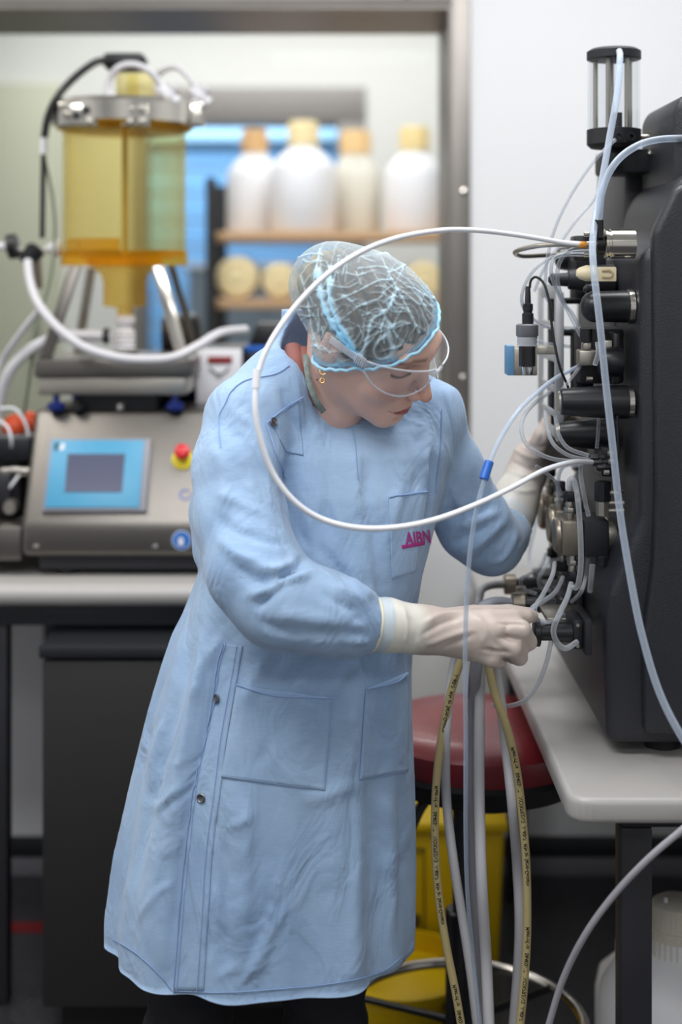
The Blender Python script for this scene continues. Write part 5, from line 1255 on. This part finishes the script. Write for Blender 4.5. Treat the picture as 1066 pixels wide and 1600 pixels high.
# ---- hair and hairnet
nrmf, nrmu, nrml = -.46, .87, -.50       # rim plane normal in (f,u)
def plane(a_, b2, c_, off): return (b2*nrmf+c_*nrmu+a_*nrml)-off
def hairf(X, Y, Z_):
    a_, b2, c_ = HLoc(X, Y, Z_)
    d = ell(a_, b2, c_, (0, -.012, .018), (.0725, .094, .073)); d = smin(d, ell(a_, b2, c_, (0, .026, -.014), (.0635, .066, .086)), .02); d = smin(d, ell(a_, b2, c_, (0, -.083, .018), (.038, .036, .038)), .03)
    return smax(d, -(plane(a_, b2, c_, .011)), .004)*hs
V, Q = nets(hairf, np.arange(HO[0]-.2, HO[0]+.14, .004), np.arange(HO[1]-.14, HO[1]+.14, .004), np.arange(HO[2]-.14, HO[2]+.17, .004))
V = relax(V, Q, 1); N_ = normals(V, Q); a_, b2, c_ = HLoc(V[:, 0], V[:, 1], V[:, 2])
V = V+N_*(.0014*np.sin(c_*260+a_*240+np.sin(b2*60)*3))[:, None]
g = np.clip(.5+.5*np.sin(c_*300+b2*90+a_*210), 0, 1)[:, None]*.35; back = np.clip((-.075-b2)/.04, 0, 1)[:, None]
C = L3('40352f')*(1-g)+L3('7d6755')*g; C = C*(1-.7*back)+L3('a2915c')*.7*back
mh = attr_mat('hair_brown', .55, spec=.3)
hair = mesh_from('hair', V, Q, mh, person, C)
def netbase(X, Y, Z_):
    a_, b2, c_ = HLoc(X, Y, Z_)
    d = ell(a_, b2, c_, (0, -.012, .018), (.0775, .1005, .0785)); d = smin(d, ell(a_, b2, c_, (0, -.087, .018), (.048, .044, .048)), .035); d = smin(d, ell(a_, b2, c_, (0, .026, -.012), (.067, .0705, .0905)), .02); d = smin(d, ell(np.abs(a_), b2, c_, (.064, -.010, -.024), (.016, .028, .036)), .02)
    return d*hs
def netf(X, Y, Z_):
    a_, b2, c_ = HLoc(X, Y, Z_); return smax(netbase(X, Y, Z_), -(plane(a_, b2, c_, .006))*hs, .001)
V, Q = nets(netf, np.arange(HO[0]-.24, HO[0]+.17, .0019), np.arange(HO[1]-.17, HO[1]+.17, .0024), np.arange(HO[2]-.17, HO[2]+.19, .0019))
V = relax(V, Q, 2); N_ = normals(V, Q); a_, b2, c_ = HLoc(V[:, 0], V[:, 1], V[:, 2])
rng = np.random.RandomState(4)
ridge = np.zeros(len(V)); px, py = topx(V)
# pleats that run back from the brow, parallel to the head's middle line
q_ = a_/.090+.16*np.sin(b2*40+2)+.10*np.sin(c_*70)+.05*np.sin(b2*130+a_*80)
amp = .5+.5*np.sin(b2*70+a_*55+c_*30)
pl = np.maximum(0, np.sin(q_*52+.9*np.sin(b2*38)+.7*np.sin(c_*55)))**7
front = np.clip((b2+.02)/.05, .12, 1)
pl2 = np.maximum(0, np.sin(c_*300+b2*170+2.2*np.sin(a_*70+b2*60)+1.6*np.sin(b2*95)))**8
ridge += .95*pl*front*(.4+.6*amp)+.28*pl2*amp
band = np.zeros(len(V))
face = N_[:, 1] < .35
RL = [([(497, 425), (505, 470), (520, 505), (540, 535), (560, 560)], 5.5, 1.5), ([(518, 420), (516, 465), (530, 505), (548, 535), (563, 562)], 4.5, 1.3), ([(533, 510), (545, 525), (552, 548)], 4, .8),
      ([(470, 430), (482, 470), (490, 520), (505, 560)], 2.2, .8), ([(500, 390), (495, 420), (490, 450)], 2.4, .9), ([(530, 400), (525, 425), (520, 450)], 2, .6),
      ([(565, 560), (575, 530), (582, 500), (605, 485), (620, 455)], 3.2, 1.0), ([(560, 555), (590, 520), (600, 500)], 2.2, .7), ([(525, 470), (560, 455), (590, 440), (612, 438)], 2.2, .8), ([(612, 438), (630, 470), (645, 500), (655, 520)], 2.4, .8), ([(630, 480), (615, 510), (625, 535)], 2, .6),
      ([(533, 500), (560, 480), (585, 470)], 2, .6), ([(470, 545), (500, 540), (520, 555)], 2.2, .8), ([(475, 505), (500, 545), (540, 550)], 2, .6), ([(545, 470), (575, 475), (600, 462)], 1.8, .5), ([(560, 420), (600, 418), (640, 440), (665, 480)], 2, .5),
      ([(590, 470), (600, 495), (590, 540)], 1.8, .6), ([(625, 440), (650, 460), (672, 500)], 2, .5), ([(480, 480), (495, 500), (500, 530)], 2, .5), ([(575, 500), (610, 512), (640, 505)], 1.8, .6)]
for pts, w_, s_ in RL:
    d, t = pdist(px, py, pts); wig = 1+.35*np.sin(t*38+pts[0][0])+.2*np.sin(t*71); g_ = s_*np.exp(-(d/(w_*(.8 if w_ > 3 else .62)*np.maximum(.4, wig)))**2)*face; ridge += g_
    if w_ > 4: band += np.exp(-(d/(w_*.9))**2)*face*np.clip(t*1.3, .2, 1)
for k in range(90):
    c0 = np.array([rng.uniform(475, 670), rng.uniform(400, 545)]); an = rng.uniform(0, PI); ln = rng.uniform(8, 22); dv = np.array([math.cos(an), math.sin(an)])
    pts = [tuple(c0-dv*ln), tuple(c0+rng.uniform(-4, 4, 2)), tuple(c0+dv*ln+rng.uniform(-6, 6, 2))]
    d, t = pdist(px, py, pts); ridge += rng.uniform(.25, .7)*np.exp(-(d/1.15)**2)*face
pd = plane(a_, b2, c_, .006); rim = np.exp(-(pd/.010)**2); ridge += .9*rim; band += .75*rim
V = V+N_*(np.clip(ridge, 0, 1.6)*.0024-.004*rim)[:, None]
# puffy folds hanging by the ear
keep = (plane(*HLoc(*V[Q].mean(1).T), .006) > .0008); Q2 = Q[keep]; us, inv = np.unique(Q2, return_inverse=True); V2 = V[us]; Q2 = inv.reshape(-1, 4); rd = np.clip(ridge[us], 0, 1.5)/1.5
mn = bpy.data.materials.new('hairnet_nonwoven'); mn.use_nodes = True; nt = mn.node_tree; N = nt.nodes; L = nt.links; pb_ = N['Principled BSDF']; pb_.inputs['Roughness'].default_value = .8
at = N.new('ShaderNodeAttribute'); at.attribute_name = 'Col'; tcn = N.new('ShaderNodeTexCoord')
rp = N.new('ShaderNodeValToRGB'); rp.color_ramp.elements[0].color = lin('c3d2d8'); rp.color_ramp.elements[1].color = lin('c2e4f4'); spc = N.new('ShaderNodeSeparateColor'); L.new(at.outputs['Color'], spc.inputs[0]); L.new(spc.outputs[0], rp.inputs[0]); mxc = N.new('ShaderNodeMix'); mxc.data_type = 'RGBA'; mxc.inputs[7].default_value = lin('86cdf6'); L.new(spc.outputs[1], mxc.inputs[0]); L.new(rp.outputs[0], mxc.inputs[6]); L.new(mxc.outputs[2], pb_.inputs['Base Color'])
nz = N.new('ShaderNodeTexNoise'); nz.inputs['Scale'].default_value = 900; nz.inputs['Detail'].default_value = 2; L.new(tcn.outputs['Object'], nz.inputs['Vector'])
m1 = N.new('ShaderNodeMath'); m1.operation = 'MULTIPLY_ADD'; m1.inputs[1].default_value = .85; m1.inputs[2].default_value = -.08; L.new(spc.outputs[0], m1.inputs[0])
m2 = N.new('ShaderNodeMath'); m2.operation = 'MULTIPLY_ADD'; m2.inputs[1].default_value = .55; m2.use_clamp = True; L.new(nz.outputs[0], m2.inputs[0]); L.new(m1.outputs[0], m2.inputs[2])
lwn = N.new('ShaderNodeLayerWeight'); lwn.inputs[0].default_value = .25; m3 = N.new('ShaderNodeMath'); m3.operation = 'MULTIPLY_ADD'; m3.inputs[1].default_value = .45; m3.use_clamp = True; L.new(lwn.outputs['Facing'], m3.inputs[0]); L.new(m2.outputs[0], m3.inputs[2])
tb_ = N.new('ShaderNodeBsdfTransparent'); mxn = N.new('ShaderNodeMixShader'); L.new(m3.outputs[0], mxn.inputs[0]); L.new(tb_.outputs[0], mxn.inputs[1]); L.new(pb_.outputs[0], mxn.inputs[2]); L.new(mxn.outputs[0], N['Material Output'].inputs['Surface'])
hn = mesh_from('hair_net', V2, Q2, mn, person, np.stack([rd, np.clip(band[us], 0, 1), rd*0], 1))
# ruffled elastic rim
cen = HO+hs*(hf*(-.02)+hu*(-.006+.0)) ; pn = hf*nrmf+hu*nrmu+hl*nrml; pn /= np.linalg.norm(pn); e1 = np.cross(pn, hf); e1 /= np.linalg.norm(e1); e2 = np.cross(pn, e1)
cl_ = np.array([0., -.012, .006])
cen = HW(*cl_); loc = HLoc(cen[0], cen[1], cen[2]); cen = cen-pn*hs*(plane(loc[0], loc[1], loc[2], .006))
pts = []
for k in range(120):
    t = 2*PI*k/120; dv = e1*math.cos(t)+e2*math.sin(t)
    p = rootray(lambda q: netbase(q[0], q[1], q[2]), cen, dv, 0.0, .2); pts.append(p+dv*.0005+pn*(.0010*math.sin(t*31)+.0012*math.sin(t*17+1))+dv*.0008*math.sin(t*43))
MB().tube([tuple(p) for p in pts], .0024, 8, 2, closed=True).build('elastic_rim', mat('hairnet_elastic', 'a9daf2', .8), hn)
# gather tuft above the ear
tq = hit; 
# ---- safety glasses
def gl(th_, c_): return HW(.079*math.sin(th_), .022+.088*math.cos(th_), c_)
rimm = clear('glasses_clear_rim', 'f4f6fa', .35, 'f2f5fa', .1, .9); lensm = clear('glasses_clear_lens', 'fbfcfd', .02, 'eef2f8', .05, .28)
gt = []
for sgn in (-1, 1):
    V_ = []; nu, nv = 24, 10; top = []; bot = []
    for i in range(nu+1):
        th_ = sgn*(.10+(1.30-.10)*i/nu); w = i/nu
        ct = .0125+.004*math.sin(PI*w)-.004*w; cb = -.006-.023*math.sin(PI*min(1, w*1.02))**.6 if w < .98 else -.008
        for j in range(nv+1): V_.append(tuple(gl(th_, ct+(cb-ct)*j/nv)))
        top.append(tuple(gl(th_, ct))); bot.append(tuple(gl(th_, cb)))
    Fq = np.array([(i*(nv+1)+j, i*(nv+1)+j+1, (i+1)*(nv+1)+j+1, (i+1)*(nv+1)+j) for i in range(nu) for j in range(nv)])
    if sgn == -1: ggl = mesh_from('safety_glasses', np.array(V_), Fq, lensm, person, solid=.0016)
    else: mesh_from('lens', np.array(V_), Fq, lensm, ggl, solid=.0016)
    MB().tube(top, .0013, 8, 2).build('lens_edge', rimm, ggl); MB().tube(bot, .0013, 8, 2).build('lens_edge', rimm, ggl)
    pa = gl(sgn*1.30, .004); pb2 = HW(sgn*.082, -.012, .006)
    MB().obox(tuple((pa+pb2)/2), Vector(pb2-pa)/2, Vector(hu)*.0055, Vector(hl)*.0012, .0008).build('temple_arm', rimm, ggl)
    for k in range(5):
        p = pa+(pb2-pa)*(.06+.05*k); MB().obox(tuple(p-hl*(-sgn)*.001), Vector(hu)*.007, Vector(hf)*.0008, Vector(hl)*.0022, .0003).build('hinge_rib', rimm, ggl)
MB().tube([tuple(gl(-.12, .008)), tuple(gl(0, .006)), tuple(gl(.12, .008))], .0026, 10).build('bridge', rimm, ggl)
# ================================================================ tubes and hoses around the machine
tube = hose
tube('loop_tube', 'long milky white tube looping around the head and chest back to the machine', 'tube',
     [(906, 381, 1.99), (880, 379, 1.99), (850, 374, 1.98), (800, 366, 1.96), (745, 360, 1.93), (690, 360, 1.90), (620, 372, 1.86), (560, 396, 1.83), (505, 434, 1.80), (455, 487, 1.78), (420, 540, 1.76), (402, 590, 1.75), (399, 640, 1.74), (408, 690, 1.74), (428, 742, 1.745), (462, 785, 1.75), (505, 812, 1.76), (560, 825, 1.77), (620, 824, 1.785), (680, 812, 1.81), (740, 790, 1.85), (800, 762, 1.90), (850, 735, 1.95), (895, 722, 2.0), (925, 722, 2.04)], .0036, M['tubewhite'], n=10)
sl = MB().tube([P(401.5, 577, 1.752), P(399.5, 607, 1.747)], .0052, 14).build('tube_joiner', M['tubewhite']); tag(sl, 'short white sleeve on the loop tube in front of the near shoulder', 'sleeve')
tube('thin_tube', 'thin clear tube with the blue joiner, falling in front of the near glove', 'tube',
     [(905, 572, 2.08), (870, 590, 2.05), (840, 613, 1.98), (810, 642, 1.93), (785, 680, 1.90), (768, 715, 1.88), (757, 750, 1.87), (744, 800, 1.865), (735, 860, 1.86), (729, 940, 1.86), (727, 1040, 1.87), (728, 1150, 1.9), (728, 1300, 1.95), (731, 1400, 1.99), (740, 1500, 2.03), (752, 1620, 2.06)], .0031, M['tubeclear'], n=9)
bj = MB().cyl(P(765, 721, 1.879), P(756, 749, 1.870), .0062, seg=20, ch=.0006).build('tube_joiner', M['blueplastic']); tag(bj, 'small bright blue joiner on the thin clear tube', 'joiner')
tube('supply_tube', 'thick pale blue tube from the cylinder cap sweeping down in front of the machine', 'tube',
     [(968, 80, 2.14), (969, 92, 2.12), (964, 150, 2.09), (952, 220, 2.06), (938, 300, 2.02), (927, 370, 1.97), (928, 420, 1.94), (937, 500, 1.92), (947, 600, 1.91), (958, 700, 1.90), (969, 800, 1.89), (985, 900, 1.87), (1003, 990, 1.85), (1030, 1080, 1.83), (1066, 1152, 1.81), (1110, 1215, 1.80)], .0050, M['tubeclear'], n=9)
tube('supply_tube', 'pale blue tube arching from the right photo edge down to the black collar', 'tube',
     [(1100, 214, 2.02), (1066, 216, 2.02), (1030, 218, 2.02), (1000, 226, 2.01), (972, 244, 2.0), (952, 270, 1.99), (940, 305, 1.985), (936, 345, 1.985)], .0052, M['tubeclear'])
nn = MB().cyl(P(936, 343, 1.985), P(936.5, 372, 1.985), .0065, seg=20, ch=.001).build('tube_nut', M['black']); tag(nn, 'small black nut where the arching tube meets the steel cylinder', 'nut')
G = 'thin clear tubes between the machine fittings'
Tn = [
 ('thin clear tube curving from the cylinder base out to the left and down', [(962, 218, 2.13), (930, 250, 2.12), (895, 300, 2.12), (870, 350, 2.12), (856, 400, 2.13), (852, 450, 2.15), (856, 470, 2.18)], .0026),
 ('second thin clear tube from behind the trap running down left', [(945, 285, 2.24), (925, 316, 2.16), (900, 345, 2.13), (872, 385, 2.12), (850, 420, 2.12), (835, 455, 2.14)], .0024),
 ('thin tube arching left from the steel cylinder towards the probe cable', [(930, 392, 2.01), (895, 394, 2.02), (858, 405, 2.03), (832, 425, 2.04), (817, 455, 2.06), (818, 480, 2.09), (835, 500, 2.16), (860, 512, 2.2), (905, 520, 2.2)], .0026),
 ('clear tube dropping from the steel cylinder along the bracket top', [(925, 388, 2.0), (895, 390, 2.0), (877, 405, 2.01), (871, 432, 2.02), (878, 465, 2.05), (895, 500, 2.06), (908, 525, 2.06)], .0030),
 ('clear tube bending under the slim cone beside the bracket', [(915, 398, 2.01), (885, 398, 2.01), (866, 405, 2.01), (862, 430, 2.02), (878, 470, 2.06), (895, 490, 2.07), (905, 512, 2.08)], .0026),
 ('clear tube crossing the bracket gap at its upper third', [(850, 510, 2.2), (870, 512, 2.2), (905, 513, 2.2)], .0026),
 ('clear tube crossing the bracket gap level with the probe clip', [(838, 532, 2.2), (860, 538, 2.2), (905, 543, 2.2)], .0026),
 ('clear tube running up right below the optical block', [(848, 610, 2.2), (872, 590, 2.2), (903, 575, 2.2)], .0022),
 ('brass coloured hard tube slanting down from the optical block', [(908, 572, 2.06), (892, 592, 2.06), (876, 612, 2.05)], .0022),
 ('clear tube looping left of the bracket foot to the manifold', [(860, 612, 2.15), (838, 628, 2.1), (820, 648, 2.06), (815, 672, 2.04), (826, 698, 2.03), (860, 716, 2.03), (900, 721, 2.04), (925, 722, 2.045)], .0030),
 ('clear tube from the bracket bottom bending to the manifold', [(852, 640, 2.1), (856, 670, 2.08), (866, 695, 2.06), (890, 712, 2.05), (922, 719, 2.045)], .0030),
 ('clear tube close behind the bracket edge bending to the manifold', [(868, 650, 2.07), (873, 678, 2.06), (888, 700, 2.05), (920, 712, 2.045)], .0030),
 ('clear tube dropping from the manifold onto the rear pump', [(900, 722, 2.1), (878, 732, 2.15), (872, 760, 2.18), (878, 795, 2.2)], .0030),
 ('clear tube from the manifold to the front pump inlet', [(908, 724, 2.05), (908, 745, 2.05), (914, 780, 2.05), (920, 806, 2.05)], .0034),
 ('looped pale tube in front of the front pump running down to its base', [(889, 765, 2.03), (891, 749, 2.02), (897, 751, 2.015), (903, 780, 2.0), (907, 830, 1.99), (908, 880, 1.99), (903, 915, 2.0), (895, 918, 2.03)], .0040),
 ('thin tube from the glove side bending down to the rear fittings', [(838, 728, 2.08), (852, 738, 2.1), (868, 752, 2.12), (878, 772, 2.14)], .0026),
 ('short tube linking two front union nuts', [(888, 725, 2.05), (898, 728, 2.04), (916, 722, 2.04)], .0024),
 ('pale tube from under the front pump looping to the lowest inlet valve', [(893, 912, 2.04), (886, 935, 2.01), (873, 962, 1.985), (865, 985, 1.98), (871, 1004, 1.98), (884, 1013, 1.985), (902, 1003, 2.0)], .0040),
 ('pale tube leaving the pump row and hooking over the gripped fitting', [(867, 880, 2.1), (863, 900, 2.06), (848, 930, 2.03), (836, 950, 2.01), (840, 968, 2.01), (862, 972, 2.03), (880, 960, 2.08)], .0034),
 ('pale tube crossing diagonally behind the hooked one', [(880, 902, 2.1), (868, 925, 2.07), (848, 940, 2.04), (832, 950, 2.02), (834, 966, 2.01), (850, 977, 2.02), (875, 976, 2.05)], .0034),
 ('thin clear tube looping left of the rear pump', [(853, 865, 2.3), (845, 885, 2.25), (826, 898, 2.22), (814, 905, 2.2), (818, 920, 2.2), (838, 928, 2.2)], .0026),
 ('thin clear tube hanging from the middle pump to the side nuts', [(858, 872, 2.2), (850, 890, 2.18), (842, 905, 2.18), (846, 918, 2.2), (862, 924, 2.22)], .0030),
 ('clear tube from the front motor port bending back under the pumps', [(920, 870, 2.08), (916, 900, 2.09), (908, 925, 2.06), (894, 940, 2.14)], .0032),
 ('short straight clear tube below the black motor port', [(926, 882, 2.06), (924, 905, 2.06), (922, 924, 2.07)], .0040),
 ('short clear tube entering the second cone from above', [(936, 612, 2.02), (936, 655, 2.05), (933, 700, 2.06)], .0026),
 ('short pale tube curling below the front of the optical block', [(934, 535, 2.0), (935, 552, 1.995), (930, 570, 2.0)], .0036),
]
for lab, pts, r in Tn: tube('thin_tube', lab, 'tube', pts, r, M['tubeclear2'], None, seg=10, n=7)
tube('thin_tube', 'faint thin tube bending down the back wall behind the rear pump', 'tube', [(843, 800, 2.5), (832, 840, 2.5), (827, 870, 2.5), (834, 890, 2.48), (845, 895, 2.45)], .003, M['tubeclear2'], None)
tube('steel_loop', 'braided grey metal hose making a flat loop left of the steel cylinder', 'hose', [(908, 383, 1.992), (870, 382, 2.0), (835, 385, 2.03), (806, 393, 2.08), (815, 400, 2.14), (850, 399, 2.2), (885, 397, 2.22)], .0036, M['steel_satin'])
tube('probe_cable', 'thin black cable arching from the probe plug down behind the cone', 'cable', [(828, 450, 2.085), (830, 438, 2.085), (838, 433, 2.085), (850, 443, 2.08), (858, 470, 2.07), (864, 520, 2.06), (874, 570, 2.05), (886, 600, 2.06), (890, 612, 2.07)], .0019, M['rubber'])
tube('drain_tube', 'grey tube from the ridged rear nut bending down towards the bench', 'tube', [(790, 913, 2.36), (770, 914, 2.34), (754, 920, 2.32), (749, 935, 2.31), (748, 955, 2.30), (748, 990, 2.3)], .0068, mat('grey_tube', '9a9a9c', .45))
tube('drain_tube', 'pale tube reaching the second ridged nut behind the near glove', 'tube', [(802, 944, 2.17), (785, 940, 2.15), (765, 942, 2.13), (748, 955, 2.12), (740, 990, 2.12)], .0075, mat('pale_grey_tube', 'b9bcc6', .4))
tube('thin_tube', 'clear tube falling from the lowest valve and curving left over the bench edge', 'tube', [(862, 1000, 2.03), (854, 1035, 2.04), (840, 1070, 2.06), (820, 1095, 2.08), (790, 1104, 2.12), (770, 1102, 2.18)], .0034, M['tubeclear2'])
tube('floor_tube', 'pale blue tube slanting down from the right photo edge past the bench leg', 'tube', [(1110, 1262, 1.80), (1062, 1300, 1.80), (1010, 1345, 1.81), (960, 1398, 1.83), (915, 1460, 1.85), (880, 1530, 1.88), (855, 1610, 1.9)], .0044, M['hosegrey'])
# the bundle hanging from the gripped fitting
HG = 'hoses hanging below the near glove'
B_ = [
 ('milky hose nearest the gown, bowing left then right', [(730, 990, 2.07), (716, 1015, 2.08), (706, 1060, 2.09), (697, 1150, 2.06), (698, 1250, 2.12), (708, 1340, 2.09), (722, 1430, 2.09), (736, 1520, 2.09), (748, 1620, 2.09)], .0070, 'hosewhite'),
 ('grey-lilac milky hose hanging straight behind the white one', [(752, 1000, 2.06), (744, 1040, 2.06), (739, 1120, 2.12), (738, 1250, 2.13), (741, 1380, 2.14), (748, 1500, 2.15), (758, 1620, 2.16)], .0090, 'hosegrey'),
 ('whitest straight hose in the middle of the bundle', [(750, 1000, 2.09), (750, 1050, 2.09), (749, 1140, 2.09), (749, 1250, 2.09), (753, 1380, 2.06), (760, 1500, 2.09), (765, 1620, 2.07)], .0082, 'hosewhite'),
 ('milky hose hugging the inner side of the right tan hose', [(775, 1020, 2.09), (781, 1080, 2.09), (790, 1160, 2.10), (800, 1250, 2.06), (808, 1350, 2.12), (812, 1440, 2.12), (809, 1520, 2.13), (801, 1620, 2.14)], .0075, 'hosewhite'),
]
for lab, pts, r, mm in B_: tube('hanging_hose', lab, 'hose', pts, r, M[mm], None, seg=16)
tanL = [(738, 1000, 2.06), (724, 1025, 2.06), (708, 1070, 2.06), (694, 1130, 2.06), (684, 1200, 2.06), (680, 1270, 2.06), (681, 1340, 2.06), (687, 1410, 2.06), (698, 1480, 2.06), (712, 1550, 2.06), (724, 1620, 2.06)]
tanR = [(762, 1000, 2.055), (764, 1040, 2.055), (774, 1085, 2.055), (793, 1140, 2.055), (807, 1200, 2.055), (816, 1270, 2.055), (822, 1340, 2.055), (824, 1410, 2.055), (823, 1480, 2.055), (818, 1550, 2.055), (811, 1620, 2.055)]
tl = tube('pump_hose', 'tan printed pump hose, the left one of the pair bowing towards the gown', 'hose', tanL, .0060, M['hosetan'], seg=18)
tr2 = tube('pump_hose', 'tan printed pump hose, the right one of the pair bowing towards the bench', 'hose', tanR, .0062, M['hosetan'], seg=18)
def wrap_text(body, path, r, y0, size, parent):
    Ls = spline([P(*p) for p in path], 14); seg = [0]
    for i in range(1, len(Ls)): seg.append(seg[-1]+(Ls[i]-Ls[i-1]).length)
    zs = [430-(p.z-EYE)*F/p.y for p in Ls]; s0 = next(seg[i] for i in range(len(zs)) if zs[i] >= y0)
    V_, F_ = text_mesh(body, size, True); out = []
    for v_ in V_:
        s_ = s0+v_.x; i = min(max(int(np.searchsorted(seg, s_))-1, 0), len(Ls)-2); t_ = (Ls[i+1]-Ls[i]).normalized(); p = Ls[i]+t_*(s_-seg[i])
        sd_ = t_.cross(Vector((0, -1, 0))).normalized()*-1; up_ = t_.cross(sd_).normalized(); up_ = up_ if up_.y < 0 else -up_
        a_ = (v_.y-size*.32)/r; out.append(p+(up_*math.cos(a_)+sd_*(-math.sin(a_)) )*(r+.0002))
    m_ = MB(); m_.arrays(out, F_); m_.build('printed_text', M['ink'], parent, smooth=False)
TX = 'Masterflex   06402-17   NORPRENE  A-60-F  Mfg by Saint-Gobain'
wrap_text(TX, tanR, .0062, 1162, .0075, tr2); wrap_text(TX, tanR, .0062, 1440, .0075, tr2); wrap_text(TX, tanL, .0060, 1222, .0075, tl); wrap_text(TX, tanL, .0060, 1530, .0075, tl); wrap_text('A-60-F  Mfg by Saint-Gobain', tanL, .0060, 1052, .0075, tl)
for o in bpy.data.objects:
    if '_off' in o: del o['_off']
